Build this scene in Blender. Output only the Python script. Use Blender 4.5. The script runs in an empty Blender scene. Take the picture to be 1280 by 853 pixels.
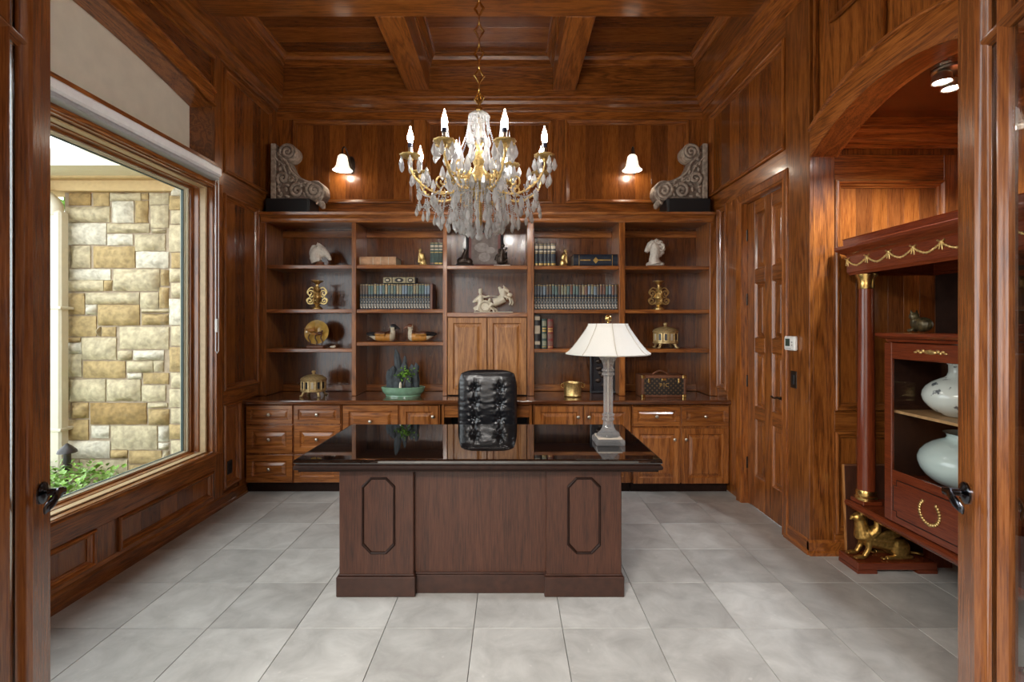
import bpy, bmesh, math, random
from mathutils import Vector, Matrix, noise
random.seed(7)
R = math.radians
scene = bpy.context.scene
COL = scene.collection

# ------------------------------------------------------------------ camera, sky, light, exposure
F, CX, CY, EYE = 625.0, 638.0, 408.0, 1.52      # focal length in pixels, vanishing point, eye height
cam_d = bpy.data.cameras.new('camera')
cam_d.sensor_width = 36.0
cam_d.lens = F / 1280.0 * 36.0
cam_d.shift_x = (640.0 - CX) / 1280.0
cam_d.shift_y = -(426.5 - CY) / 1280.0
cam_d.clip_start = 0.05
cam = bpy.data.objects.new('camera', cam_d)
cam.location = (0, 0, EYE)
cam.rotation_euler = (R(90), 0, 0)
COL.objects.link(cam)
scene.camera = cam

world = bpy.data.worlds.new('overcast_sky')
scene.world = world
world.use_nodes = True
bg = world.node_tree.nodes['Background']
bg.inputs[0].default_value = (0.93, 0.97, 1.0, 1)
bg.inputs[1].default_value = 3.8

def area(name, loc, rot, sx, sy, power, color=(1, 1, 1), portal=False):
    d = bpy.data.lights.new(name, 'AREA')
    d.shape = 'RECTANGLE'; d.size = sx; d.size_y = sy; d.energy = power; d.color = color
    d.cycles.is_portal = portal
    o = bpy.data.objects.new(name, d); o.location = loc; o.rotation_euler = rot
    COL.objects.link(o)
    return o
area('window_portal', (-2.63, 2.5, 1.6), (0, R(-90), 0), 2.3, 3.2, 1, portal=True)
area('hall_ceiling_fill', (-1.25, -1.0, 2.9), (0, 0, 0), 1.6, 1.6, 270, (1, .96, .90))  # unseen lamp, added to light the room from the hall
area('hall_end_fill', (-1.1, -3.0, 1.6), (R(90), 0, R(-10)), 2.2, 2.4, 30, (.95, .97, 1.0))  # added fill light; the closed hall has no opening at this end

scene.view_settings.view_transform = 'Standard'
scene.view_settings.look = 'None'
scene.view_settings.gamma = 1.0
scene.view_settings.exposure = 0.40
scene.view_settings.use_curve_mapping = False
scene.cycles.use_denoising = True
scene.cycles.max_bounces = 10
scene.cycles.diffuse_bounces = 5
scene.cycles.glossy_bounces = 5
scene.cycles.transmission_bounces = 8
scene.cycles.transparent_max_bounces = 16
scene.cycles.sample_clamp_indirect = 6.0
scene.cycles.caustics_reflective = False
scene.cycles.caustics_refractive = False

def PX(px, Y): return (px - CX) * Y / F          # photo column to X at depth Y
def PZ(py, Y): return EYE - (py - CY) * Y / F    # photo row to height at depth Y

# ------------------------------------------------------------------ materials
def new_mat(name):
    m = bpy.data.materials.new(name); m.use_nodes = True
    nt = m.node_tree
    return m, nt, nt.nodes['Principled BSDF']

def setp(b, **k):
    names = dict(color='Base Color', rough='Roughness', metal='Metallic', spec='Specular IOR Level', ior='IOR',
                 coat='Coat Weight', coatr='Coat Roughness', trans='Transmission Weight', alpha='Alpha',
                 emit='Emission Color', emits='Emission Strength', sss='Subsurface Weight', sheen='Sheen Weight')
    for a, v in k.items():
        if a in ('color', 'emit') and len(v) == 3: v = (*v, 1)
        b.inputs[names[a]].default_value = v

def plain(name, color, rough=.5, vary=0.0, bump=0.0, nscale=30, **k):
    m, nt, b = new_mat(name)
    setp(b, color=color, rough=rough, **k)
    N, L = nt.nodes, nt.links
    if vary or bump:
        tc = N.new('ShaderNodeTexCoord'); nz = N.new('ShaderNodeTexNoise')
        nz.inputs['Scale'].default_value = nscale; nz.inputs['Detail'].default_value = 5
        L.new(tc.outputs['Object'], nz.inputs['Vector'])
        if vary:
            r = N.new('ShaderNodeValToRGB')
            r.color_ramp.elements[0].position = .3; r.color_ramp.elements[1].position = .7
            r.color_ramp.elements[0].color = (*[c * (1 - vary) for c in color[:3]], 1)
            r.color_ramp.elements[1].color = (*[min(1, c * (1 + vary)) for c in color[:3]], 1)
            L.new(nz.outputs['Fac'], r.inputs['Fac']); L.new(r.outputs['Color'], b.inputs['Base Color'])
        if bump:
            bp = N.new('ShaderNodeBump'); bp.inputs['Strength'].default_value = bump; bp.inputs['Distance'].default_value = .01
            L.new(nz.outputs['Fac'], bp.inputs['Height']); L.new(bp.outputs['Normal'], b.inputs['Normal'])
    return m

def wood(name, axis, dark, mid, light, rough=.28, coat=.5, var=.2, fine=1.0, cath=1.0, bump=.12, cathamp=.085):
    m, nt, b = new_mat(name)
    N, L = nt.nodes, nt.links
    tc = N.new('ShaderNodeTexCoord'); oi = N.new('ShaderNodeObjectInfo')
    mu = N.new('ShaderNodeMath'); mu.operation = 'MULTIPLY'; mu.inputs[1].default_value = 53.0
    L.new(oi.outputs['Random'], mu.inputs[0])
    ad = N.new('ShaderNodeVectorMath'); ad.operation = 'ADD'
    L.new(tc.outputs['Object'], ad.inputs[0]); L.new(mu.outputs[0], ad.inputs[1])
    def mapped(across, along):
        mp = N.new('ShaderNodeMapping')
        s = [across] * 3; s['xyz'.index(axis)] = along
        mp.inputs['Scale'].default_value = s
        L.new(ad.outputs[0], mp.inputs['Vector'])
        return mp.outputs[0]
    n1 = N.new('ShaderNodeTexNoise'); n1.inputs['Scale'].default_value = 1; n1.inputs['Detail'].default_value = 4; n1.inputs['Roughness'].default_value = .65
    L.new(mapped(280 * fine, 11 * fine), n1.inputs['Vector'])
    n2 = N.new('ShaderNodeTexNoise'); n2.inputs['Scale'].default_value = 1; n2.inputs['Detail'].default_value = 2.5
    n2.inputs['Distortion'].default_value = .4
    L.new(mapped(7 * cath, .6 * cath), n2.inputs['Vector'])
    s1 = N.new('ShaderNodeMath'); s1.operation = 'MULTIPLY'; s1.inputs[1].default_value = 60.0
    L.new(n2.outputs['Fac'], s1.inputs[0])
    s2 = N.new('ShaderNodeMath'); s2.operation = 'SINE'; L.new(s1.outputs[0], s2.inputs[0])
    s3 = N.new('ShaderNodeMath'); s3.operation = 'MULTIPLY_ADD'; s3.inputs[1].default_value = cathamp; s3.inputs[2].default_value = .0
    L.new(s2.outputs[0], s3.inputs[0])
    s4 = N.new('ShaderNodeMath'); s4.operation = 'ADD'
    L.new(s3.outputs[0], s4.inputs[0]); L.new(n1.outputs['Fac'], s4.inputs[1])
    r = N.new('ShaderNodeValToRGB'); cr = r.color_ramp
    cr.elements[0].position = .27; cr.elements[0].color = (*dark, 1)
    cr.elements[1].position = .75; cr.elements[1].color = (*light, 1)
    e = cr.elements.new(.5); e.color = (*mid, 1)
    L.new(s4.outputs[0], r.inputs['Fac'])
    v = N.new('ShaderNodeMapRange'); v.inputs['To Min'].default_value = 1 - var; v.inputs['To Max'].default_value = 1 + var
    L.new(oi.outputs['Random'], v.inputs['Value'])
    h = N.new('ShaderNodeHueSaturation'); L.new(r.outputs['Color'], h.inputs['Color']); L.new(v.outputs[0], h.inputs['Value'])
    L.new(h.outputs['Color'], b.inputs['Base Color'])
    bp = N.new('ShaderNodeBump'); bp.inputs['Strength'].default_value = bump; bp.inputs['Distance'].default_value = .004
    L.new(s4.outputs[0], bp.inputs['Height']); L.new(bp.outputs['Normal'], b.inputs['Normal'])
    setp(b, rough=rough, coat=coat, coatr=.12)
    return m

M = {}
OAK = dict(dark=(.052, .0125, .0028), mid=(.235, .070, .0120), light=(.40, .142, .030))
for ax in 'xyz':
    M['oak_' + ax] = wood('oak_' + ax, ax, **OAK)
    M['plank_' + ax] = wood('plank_' + ax, ax, dark=(.10, .026, .005), mid=(.235, .072, .0130), light=(.33, .115, .024), var=.15, rough=.25, cath=.7, cathamp=.05)
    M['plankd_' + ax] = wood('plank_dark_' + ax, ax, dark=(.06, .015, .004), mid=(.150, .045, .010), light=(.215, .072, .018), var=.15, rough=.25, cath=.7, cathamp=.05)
    M['mahog_' + ax] = wood('mahogany_' + ax, ax, dark=(.07, .011, .004), mid=(.140, .026, .008), light=(.19, .040, .012), var=.08, rough=.25, coat=.3, cathamp=.03, bump=.02)
    M['walnut_' + ax] = wood('walnut_' + ax, ax, dark=(.024, .008, .004), mid=(.062, .0205, .0100), light=(.096, .035, .018), var=.05, rough=.45, coat=.06, fine=.7, cath=.5, cathamp=.05)
    M['honey_' + ax] = wood('honey_oak_' + ax, ax, dark=(.15, .048, .011), mid=(.40, .165, .045), light=(.56, .26, .085), var=.08, coat=.1, rough=.42)
M['walnut_edge'] = plain('walnut_edge', (.020, .008, .005), .5, vary=.3, spec=.2)
M['plinth'] = plain('walnut_plinth', (.045, .017, .010), .42, vary=.3, nscale=20)
M['black_glass'] = plain('black_lacquer', (.006, .004, .0035), .03, ior=2.1, coat=.4, coatr=.02)
M['brass'] = plain('brass', (.75, .50, .17), .25, vary=.15, nscale=60, metal=1.0)
M['gilt'] = plain('gilded_metal', (.66, .47, .19), .36, vary=.3, bump=.15, nscale=70, metal=.9)
M['gilt_cream'] = plain('cream_gilding', (.56, .41, .19), .36, vary=.25, bump=.15, nscale=70, metal=.45)
M['old_gold'] = plain('old_gold', (.45, .27, .075), .38, vary=.4, bump=.2, nscale=55, metal=.9)
M['bronze'] = plain('dark_bronze', (.045, .03, .022), .35, vary=.4, nscale=50, metal=.6)
M['steel'] = plain('brushed_nickel', (.55, .5, .42), .3, metal=1.0, vary=.1)
M['gunmetal'] = plain('gunmetal', (.08, .085, .10), .18, metal=1.0, vary=.15)
M['black'] = plain('black_plastic', (.012, .012, .013), .4, vary=.2)
M['speaker_black'] = plain('speaker_black', (.008, .009, .011), .55, vary=.2, bump=.1, nscale=400)
M['white_plastic'] = plain('white_plastic', (.8, .8, .78), .35, vary=.03)
M['blind_white'] = plain('blind_white', (.86, .88, .90), .35, vary=.03)
M['blind_grey'] = plain('blind_grey', (.36, .37, .39), .5, vary=.05)
M['plaster'] = plain('beige_plaster', (.74, .69, .58), .8, vary=.05, bump=.05, nscale=8)
M['hall_paint'] = plain('hall_paint', (.42, .36, .28), .8, vary=.03)
M['ivory'] = plain('ivory', (.72, .66, .52), .4, vary=.12, nscale=40)
M['stone_white'] = plain('white_stone', (.66, .62, .55), .5, vary=.14, bump=.15, nscale=60)
M['carved'] = plain('weathered_carving', (.36, .30, .245), .75, vary=.45, bump=.4, nscale=28)
M['carved_dark'] = plain('patinated_carving', (.20, .16, .13), .8, vary=.4, bump=.4, nscale=28)
M['shade'] = plain('lamp_shade_fabric', (.78, .76, .70), .8, vary=.02, nscale=200)
M['shade_seam'] = plain('shade_seam', (.55, .50, .42), .8, vary=.05)
M['leather'] = plain('black_leather', (.010, .010, .012), .27, vary=.25, bump=.12, nscale=90, coat=.25, coatr=.2)
M['celadon'] = plain('celadon_glaze', (.20, .36, .24), .18, vary=.15, nscale=25, coat=.6)
M['slate'] = plain('slate_rock', (.035, .045, .052), .6, vary=.5, bump=.6, nscale=30)
M['leaf'] = plain('leaf_green', (.13, .30, .03), .45, vary=.5, nscale=20)
M['pale_glaze'] = plain('pale_blue_glaze', (.50, .62, .60), .1, vary=.04, nscale=8, coat=.5)
M['canvas_trim'] = plain('leather_trim', (.17, .065, .03), .45, vary=.25)
M['red_lacquer'] = plain('red_lacquer', (.14, .02, .012), .25, vary=.2)
M['plate_gold'] = plain('plate_glaze', (.58, .36, .08), .25, vary=.2, nscale=20, coat=.4)
M['umber'] = plain('umber_paint', (.10, .035, .015), .5, vary=.3)
M['amber'] = plain('amber_paint', (.45, .20, .04), .4, vary=.3)
M['frame_black'] = plain('black_frame', (.012, .013, .017), .3, vary=.2)
M['mat_pink'] = plain('pink_mount', (.22, .085, .075), .6, vary=.1)
M['print_grey'] = plain('grey_print', (.20, .16, .145), .5, vary=.35, nscale=14)
M['print_pale'] = plain('pale_print', (.34, .30, .28), .5, vary=.25, nscale=30)
M['paper'] = plain('page_edges', (.45, .38, .27), .7, vary=.15, nscale=150)
M['vellum'] = plain('tan_vellum', (.50, .29, .16), .5, vary=.22, nscale=25)
M['cream_pale'] = plain('cream_emblem', (.55, .48, .36), .5, vary=.1)
M['navy'] = plain('navy_leather', (.012, .020, .035), .4, vary=.3)
M['green_lea'] = plain('green_leather', (.014, .042, .034), .4, vary=.3)
M['red_lea'] = plain('red_leather', (.17, .018, .014), .4, vary=.25)
M['burgundy'] = plain('burgundy_leather', (.06, .008, .012), .4, vary=.25)
M['dark_lea'] = plain('dark_leather', (.012, .011, .013), .4, vary=.3)
M['gold_leaf'] = plain('gold_leaf', (.52, .34, .10), .4, vary=.2, metal=.6)
for nm, c in dict(tan=(.34, .27, .16), teal=(.10, .16, .15), sky=(.19, .25, .31), olive=(.24, .24, .16), rust=(.17, .08, .055), slateblue=(.10, .12, .14), brown=(.12, .085, .06)).items():
    M['lab_' + nm] = plain('label_' + nm, c, .45, vary=.25, nscale=90)
M['bed_soil'] = plain('garden_soil', (.34, .31, .25), .9, vary=.3, bump=.4, nscale=12)
M['mortar'] = plain('mortar', (.36, .29, .21), .9, vary=.15, bump=.3, nscale=25)
M['fascia'] = plain('fascia_cream', (.66, .62, .46), .6, vary=.03)
M['soffit'] = plain('soffit_tan', (.55, .40, .20), .7, vary=.06)
M['downspout'] = plain('downspout_cream', (.60, .56, .44), .5, vary=.03)
for nm, c in dict(white=(.53, .495, .40), cream=(.44, .38, .25), tan=(.355, .26, .12), dark=(.28, .185, .07)).items():
    M['lime_' + nm] = plain('limestone_' + nm, c, .85, vary=.30, bump=1.0, nscale=18)
M['grout'] = plain('grout', (.20, .185, .165), .9, vary=.1)
M['bark'] = plain('bark', (.08, .05, .03), .9, vary=.3)

def gild_spine():
    m, nt, b = new_mat('gilt_tooled_spine'); N, L = nt.nodes, nt.links
    tc = N.new('ShaderNodeTexCoord'); mp = N.new('ShaderNodeMapping'); mp.inputs['Scale'].default_value = (60, 1, 55)
    v = N.new('ShaderNodeTexVoronoi'); v.inputs['Scale'].default_value = 1
    r = N.new('ShaderNodeValToRGB'); r.color_ramp.elements[0].position = .25; r.color_ramp.elements[1].position = .6
    r.color_ramp.elements[0].color = (.70, .64, .52, 1); r.color_ramp.elements[1].color = (.05, .06, .07, 1)
    L.new(tc.outputs['Object'], mp.inputs[0]); L.new(mp.outputs[0], v.inputs[0]); L.new(v.outputs['Distance'], r.inputs[0])
    L.new(r.outputs[0], b.inputs['Base Color']); setp(b, rough=.4)
    return m
M['gilt_spine'] = gild_spine()

def tile_mat():
    m, nt, b = new_mat('travertine_tile'); N, L = nt.nodes, nt.links
    tc = N.new('ShaderNodeTexCoord'); oi = N.new('ShaderNodeObjectInfo')
    mu = N.new('ShaderNodeMath'); mu.operation = 'MULTIPLY'; mu.inputs[1].default_value = 91
    L.new(oi.outputs['Random'], mu.inputs[0])
    ad = N.new('ShaderNodeVectorMath'); ad.operation = 'ADD'
    L.new(tc.outputs['Object'], ad.inputs[0]); L.new(mu.outputs[0], ad.inputs[1])
    n1 = N.new('ShaderNodeTexNoise'); n1.inputs['Scale'].default_value = 5.5; n1.inputs['Detail'].default_value = 9; n1.inputs['Roughness'].default_value = .62; n1.inputs['Distortion'].default_value = .5
    n2 = N.new('ShaderNodeTexNoise'); n2.inputs['Scale'].default_value = 26; n2.inputs['Detail'].default_value = 4
    L.new(ad.outputs[0], n1.inputs[0]); L.new(ad.outputs[0], n2.inputs[0])
    r = N.new('ShaderNodeValToRGB'); cr = r.color_ramp
    cr.elements[0].position = .3; cr.elements[0].color = (.33, .32, .30, 1)
    cr.elements[1].position = .72; cr.elements[1].color = (.52, .51, .48, 1)
    L.new(n1.outputs[0], r.inputs[0])
    r2 = N.new('ShaderNodeValToRGB'); r2.color_ramp.elements[0].position = .68; r2.color_ramp.elements[1].position = .76
    r2.color_ramp.elements[0].color = (0, 0, 0, 1); r2.color_ramp.elements[1].color = (.35, .35, .35, 1)
    L.new(n2.outputs[0], r2.inputs[0])
    mx = N.new('ShaderNodeMixRGB'); mx.inputs[2].default_value = (.66, .64, .60, 1)
    L.new(r2.outputs[0], mx.inputs[0]); L.new(r.outputs[0], mx.inputs[1])
    v = N.new('ShaderNodeMapRange'); v.inputs['To Min'].default_value = .86; v.inputs['To Max'].default_value = 1.12
    L.new(oi.outputs['Random'], v.inputs['Value'])
    h = N.new('ShaderNodeHueSaturation'); L.new(mx.outputs[0], h.inputs['Color']); L.new(v.outputs[0], h.inputs['Value'])
    L.new(h.outputs[0], b.inputs['Base Color'])
    rr = N.new('ShaderNodeMapRange'); rr.inputs['To Min'].default_value = .30; rr.inputs['To Max'].default_value = .55
    L.new(n1.outputs[0], rr.inputs['Value']); L.new(rr.outputs[0], b.inputs['Roughness'])
    bp = N.new('ShaderNodeBump'); bp.inputs['Strength'].default_value = .08; bp.inputs['Distance'].default_value = .004
    L.new(n1.outputs[0], bp.inputs['Height']); L.new(bp.outputs[0], b.inputs['Normal'])
    return m
M['tile'] = tile_mat()

def glass_pane(name, tint=(1, 1, 1), ior=1.45):
    m, nt, b = new_mat(name); N, L = nt.nodes, nt.links
    N.remove(b)
    t = N.new('ShaderNodeBsdfTransparent'); t.inputs[0].default_value = (*tint, 1)
    g = N.new('ShaderNodeBsdfGlossy'); g.inputs['Roughness'].default_value = .01
    lw = N.new('ShaderNodeLayerWeight'); lw.inputs[0].default_value = .5
    pw = N.new('ShaderNodeMath'); pw.operation = 'POWER'; pw.inputs[1].default_value = 5.0
    L.new(lw.outputs['Facing'], pw.inputs[0])
    f0 = ((ior - 1) / (ior + 1)) ** 2
    f = N.new('ShaderNodeMath'); f.operation = 'MULTIPLY_ADD'; f.inputs[1].default_value = 1 - f0; f.inputs[2].default_value = f0
    L.new(pw.outputs[0], f.inputs[0])
    x = N.new('ShaderNodeMixShader')
    L.new(f.outputs[0], x.inputs[0]); L.new(t.outputs[0], x.inputs[1]); L.new(g.outputs[0], x.inputs[2])
    L.new(x.outputs[0], N['Material Output'].inputs[0])
    return m
M['pane'] = glass_pane('window_glass', (.97, .985, .98))
M['pane_thin'] = glass_pane('cabinet_glass', (.98, .98, .98), 1.3)

def crystal(name, ior, clear, diff, tint=(1, 1, 1)):
    m, nt, b = new_mat(name); N, L = nt.nodes, nt.links
    N.remove(b)
    g = N.new('ShaderNodeBsdfGlass'); g.inputs['IOR'].default_value = ior; g.inputs['Roughness'].default_value = .0; g.inputs[0].default_value = (*tint, 1)
    t = N.new('ShaderNodeBsdfTransparent'); t.inputs[0].default_value = (*tint, 1)
    d = N.new('ShaderNodeBsdfTranslucent'); d.inputs[0].default_value = (.95, .95, .95, 1)
    d2 = N.new('ShaderNodeBsdfDiffuse'); d2.inputs[0].default_value = (.9, .9, .9, 1)
    dd = N.new('ShaderNodeMixShader'); dd.inputs[0].default_value = .5
    L.new(d.outputs[0], dd.inputs[1]); L.new(d2.outputs[0], dd.inputs[2])
    x = N.new('ShaderNodeMixShader'); x.inputs[0].default_value = clear
    L.new(g.outputs[0], x.inputs[1]); L.new(t.outputs[0], x.inputs[2])
    y = N.new('ShaderNodeMixShader'); y.inputs[0].default_value = diff
    L.new(x.outputs[0], y.inputs[1]); L.new(dd.outputs[0], y.inputs[2])
    L.new(y.outputs[0], N['Material Output'].inputs[0])
    return m
M['crystal'] = crystal('cut_crystal', 1.6, .10, .38)
M['lamp_crystal'] = crystal('lamp_crystal', 1.45, .42, .24, (1, 1, 1))

def emit(name, color, strength):
    m, nt, b = new_mat(name)
    setp(b, color=(.9, .9, .9), emit=color, emits=strength, rough=.3)
    return m
M['bulb'] = emit('candle_bulb', (1.0, .95, .88), 135.0)
M['sconce_glass'] = emit('lit_frosted_glass', (1.0, .86, .66), .95)
M['spot_lens'] = emit('spot_lens', (1.0, .97, .92), 60.0)
M['lcd'] = plain('lcd_green', (.05, .075, .06), .2)

def porcelain():
    m, nt, b = new_mat('painted_porcelain'); N, L = nt.nodes, nt.links
    tc = N.new('ShaderNodeTexCoord'); n = N.new('ShaderNodeTexNoise'); n.inputs['Scale'].default_value = 22; n.inputs['Detail'].default_value = 6
    n3 = N.new('ShaderNodeTexNoise'); n3.inputs['Scale'].default_value = 6
    mu = N.new('ShaderNodeMath'); mu.operation = 'MULTIPLY'
    L.new(tc.outputs['Object'], n.inputs[0]); L.new(tc.outputs['Object'], n3.inputs[0])
    L.new(n.outputs[0], mu.inputs[0]); L.new(n3.outputs[0], mu.inputs[1])
    r = N.new('ShaderNodeValToRGB'); r.color_ramp.elements[0].position = .262; r.color_ramp.elements[1].position = .29
    r.color_ramp.elements[0].color = (.60, .66, .62, 1); r.color_ramp.elements[1].color = (.11, .13, .14, 1)
    L.new(mu.outputs[0], r.inputs[0]); L.new(r.outputs[0], b.inputs['Base Color']); setp(b, rough=.12, coat=.5)
    return m
M['porcelain'] = porcelain()

def canvas():
    m, nt, b = new_mat('patterned_canvas'); N, L = nt.nodes, nt.links
    tc = N.new('ShaderNodeTexCoord'); mp = N.new('ShaderNodeMapping'); mp.inputs['Rotation'].default_value = (0, R(45), 0)
    mp.inputs['Scale'].default_value = (32, 32, 32)
    ck = N.new('ShaderNodeTexVoronoi'); ck.inputs['Randomness'].default_value = 0.0; ck.inputs['Scale'].default_value = 1
    r = N.new('ShaderNodeValToRGB'); r.color_ramp.elements[0].position = .22; r.color_ramp.elements[1].position = .36
    r.color_ramp.elements[0].color = (.15, .09, .04, 1); r.color_ramp.elements[1].color = (.022, .016, .012, 1)
    L.new(tc.outputs['Object'], mp.inputs[0]); L.new(mp.outputs[0], ck.inputs[0]); L.new(ck.outputs['Distance'], r.inputs[0])
    L.new(r.outputs[0], b.inputs['Base Color']); setp(b, rough=.5)
    return m
M['canvas'] = canvas()

# ------------------------------------------------------------------ mesh helpers
class MB:
    def __init__(s): s.v = []; s.f = []; s.m = []
    def add(s, vs, fs, mi=0, T=None):
        n = len(s.v)
        s.v += [tuple(T @ Vector(p)) for p in vs] if T is not None else [tuple(p) for p in vs]
        s.f += [tuple(i + n for i in f) for f in fs]; s.m += [mi] * len(fs)
        return s
    def box(s, x0, x1, y0, y1, z0, z1, c=0.0, mi=0, T=None):
        if c <= 0:
            vs = [(x, y, z) for z in (z0, z1) for y in (y0, y1) for x in (x0, x1)]
            return s.add(vs, [(0, 2, 3, 1), (4, 5, 7, 6), (0, 1, 5, 4), (2, 6, 7, 3), (0, 4, 6, 2), (1, 3, 7, 5)], mi, T)
        c = min(c, abs(x1 - x0) / 2.01, abs(y1 - y0) / 2.01, abs(z1 - z0) / 2.01)
        vs = []; ids = {}
        for i, x in enumerate((x0, x1)):
            for j, y in enumerate((y0, y1)):
                for k, z in enumerate((z0, z1)):
                    sx, sy, sz = (c if i == 0 else -c), (c if j == 0 else -c), (c if k == 0 else -c)
                    for a, p in enumerate(((x, y + sy, z + sz), (x + sx, y, z + sz), (x + sx, y + sy, z))):
                        ids[i, j, k, a] = len(vs); vs.append(p)
        fs = []
        for i in (0, 1): fs.append(tuple(ids[i, j, k, 0] for j, k in ((0, 0), (1, 0), (1, 1), (0, 1))))
        for j in (0, 1): fs.append(tuple(ids[i, j, k, 1] for i, k in ((0, 0), (1, 0), (1, 1), (0, 1))))
        for k in (0, 1): fs.append(tuple(ids[i, j, k, 2] for i, j in ((0, 0), (1, 0), (1, 1), (0, 1))))
        for i in (0, 1):
            for j in (0, 1): fs.append((ids[i, j, 0, 0], ids[i, j, 1, 0], ids[i, j, 1, 1], ids[i, j, 0, 1]))
            for k in (0, 1): fs.append((ids[i, 0, k, 0], ids[i, 1, k, 0], ids[i, 1, k, 2], ids[i, 0, k, 2]))
        for j in (0, 1):
            for k in (0, 1): fs.append((ids[0, j, k, 1], ids[1, j, k, 1], ids[1, j, k, 2], ids[0, j, k, 2]))
        for i in (0, 1):
            for j in (0, 1):
                for k in (0, 1): fs.append((ids[i, j, k, 0], ids[i, j, k, 1], ids[i, j, k, 2]))
        return s.add(vs, fs, mi, T)
    def rings(s, rings, closed=True, cap0=True, cap1=True, mi=0, T=None):
        n = len(rings[0]); vs = [p for r in rings for p in r]; fs = []
        for a in range(len(rings) - 1):
            for i in range(n if closed else n - 1):
                j = (i + 1) % n
                fs.append((a * n + i, a * n + j, (a + 1) * n + j, (a + 1) * n + i))
        if cap0: fs.append(tuple(range(n - 1, -1, -1)))
        if cap1: fs.append(tuple((len(rings) - 1) * n + i for i in range(n)))
        return s.add(vs, fs, mi, T)
    def lathe(s, prof, seg=20, c=(0, 0, 0), mi=0, T=None, sx=1, sy=1, lobes=0, lobe=0.0):
        rr = []
        for r, z in prof:
            ring = []
            for i in range(seg):
                a = 2 * math.pi * i / seg
                q = r * (1 + lobe * math.cos(lobes * a)) if lobes else r
                ring.append((c[0] + q * sx * math.cos(a), c[1] + q * sy * math.sin(a), c[2] + z))
            rr.append(ring)
        return s.rings(rr, True, prof[0][0] > 1e-5, prof[-1][0] > 1e-5, mi, T)
    def tube(s, pts, rad, seg=8, mi=0, T=None, cap=True, closed=False):
        P = [Vector(p) for p in pts]; n = len(P)
        rad = [rad] * n if isinstance(rad, (int, float)) else list(rad)
        rr = []; up = None
        for i in range(n):
            if closed: t = (P[(i + 1) % n] - P[i - 1])
            else: t = P[min(i + 1, n - 1)] - P[max(i - 1, 0)]
            t = t.normalized() if t.length > 1e-9 else Vector((0, 0, 1))
            if up is None: up = Vector((0, 0, 1)) if abs(t.z) < .9 else Vector((1, 0, 0))
            up = (up - t * up.dot(t)); up = up.normalized() if up.length > 1e-6 else t.orthogonal().normalized()
            w = t.cross(up)
            rr.append([P[i] + (up * math.cos(2 * math.pi * k / seg) + w * math.sin(2 * math.pi * k / seg)) * rad[i] for k in range(seg)])
        if closed: rr.append(rr[0]); return s.rings(rr, True, False, False, mi, T)
        return s.rings(rr, True, cap, cap, mi, T)
    def ball(s, c, r, seg=12, rin=8, mi=0, rot=None):
        if isinstance(r, (int, float)): r = (r, r, r)
        T = Matrix.Translation(c) @ (rot.to_4x4() if rot is not None else Matrix.Identity(4)) @ Matrix.Diagonal((*r, 1))
        return s.lathe([(math.sin(math.pi * i / rin), -math.cos(math.pi * i / rin)) for i in range(rin + 1)], seg, mi=mi, T=T)
    def prism(s, poly, a, b, axis='y', mi=0, T=None):
        mp = {'x': lambda u, v, w: (w, u, v), 'y': lambda u, v, w: (u, w, v), 'z': lambda u, v, w: (u, v, w)}[axis]
        return s.rings([[mp(u, v, w) for u, v in poly] for w in (a, b)], mi=mi, T=T)
    def panel(s, P, u0, u1, v0, v1, prof, cap=True, mi=0):
        rr = [[P(u0 + d, v0 + d, n), P(u1 - d, v0 + d, n), P(u1 - d, v1 - d, n), P(u0 + d, v1 - d, n)] for d, n in prof]
        return s.rings(rr, True, False, cap, mi)
    def mesh(s, name, mats, smooth=None):
        me = bpy.data.meshes.new(name)
        bm = bmesh.new()
        bv = [bm.verts.new(p) for p in s.v]
        for f, mi in zip(s.f, s.m):
            try:
                fc = bm.faces.new([bv[i] for i in f]); fc.material_index = mi
            except ValueError: pass
        bmesh.ops.remove_doubles(bm, verts=bm.verts, dist=1e-6)
        bmesh.ops.recalc_face_normals(bm, faces=bm.faces)
        bm.to_mesh(me); bm.free()
        for m in (mats if isinstance(mats, (list, tuple)) else [mats]):
            me.materials.append(M[m] if isinstance(m, str) else m)
        if smooth is not None:
            me.shade_smooth()
            if smooth < 179: me.set_sharp_from_angle(angle=R(smooth))
        return me
    def build(s, name, mats, parent=None, smooth=None, loc=None, rot=None):
        return put(name, s.mesh(name, mats, smooth), parent, loc, rot)

def put(name, me, parent=None, loc=None, rot=None, scale=None):
    o = bpy.data.objects.new(name, me); COL.objects.link(o)
    if parent is not None: o.parent = parent
    if loc is not None: o.location = loc
    if rot is not None: o.rotation_euler = rot
    if scale is not None: o.scale = scale
    return o

def tag(o, label, cat, group=None, kind=None):
    o['label'] = label; o['category'] = cat
    if group: o['group'] = group
    if kind: o['kind'] = kind
    return o

def thing(name, label, cat, loc=(0, 0, 0), rz=0.0, group=None):
    o = bpy.data.objects.new(name, None); COL.objects.link(o)
    o.empty_display_size = .05
    o.location = loc; o.rotation_euler = (0, 0, rz)
    return tag(o, label, cat, group)

def structure(o, label, cat): return tag(o, label, cat, kind='structure')

def copy_tree(o, parent=None):
    c = o.copy(); COL.objects.link(c)
    if parent is not None: c.parent = parent
    for ch in list(o.children): copy_tree(ch, c)
    return c

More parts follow.
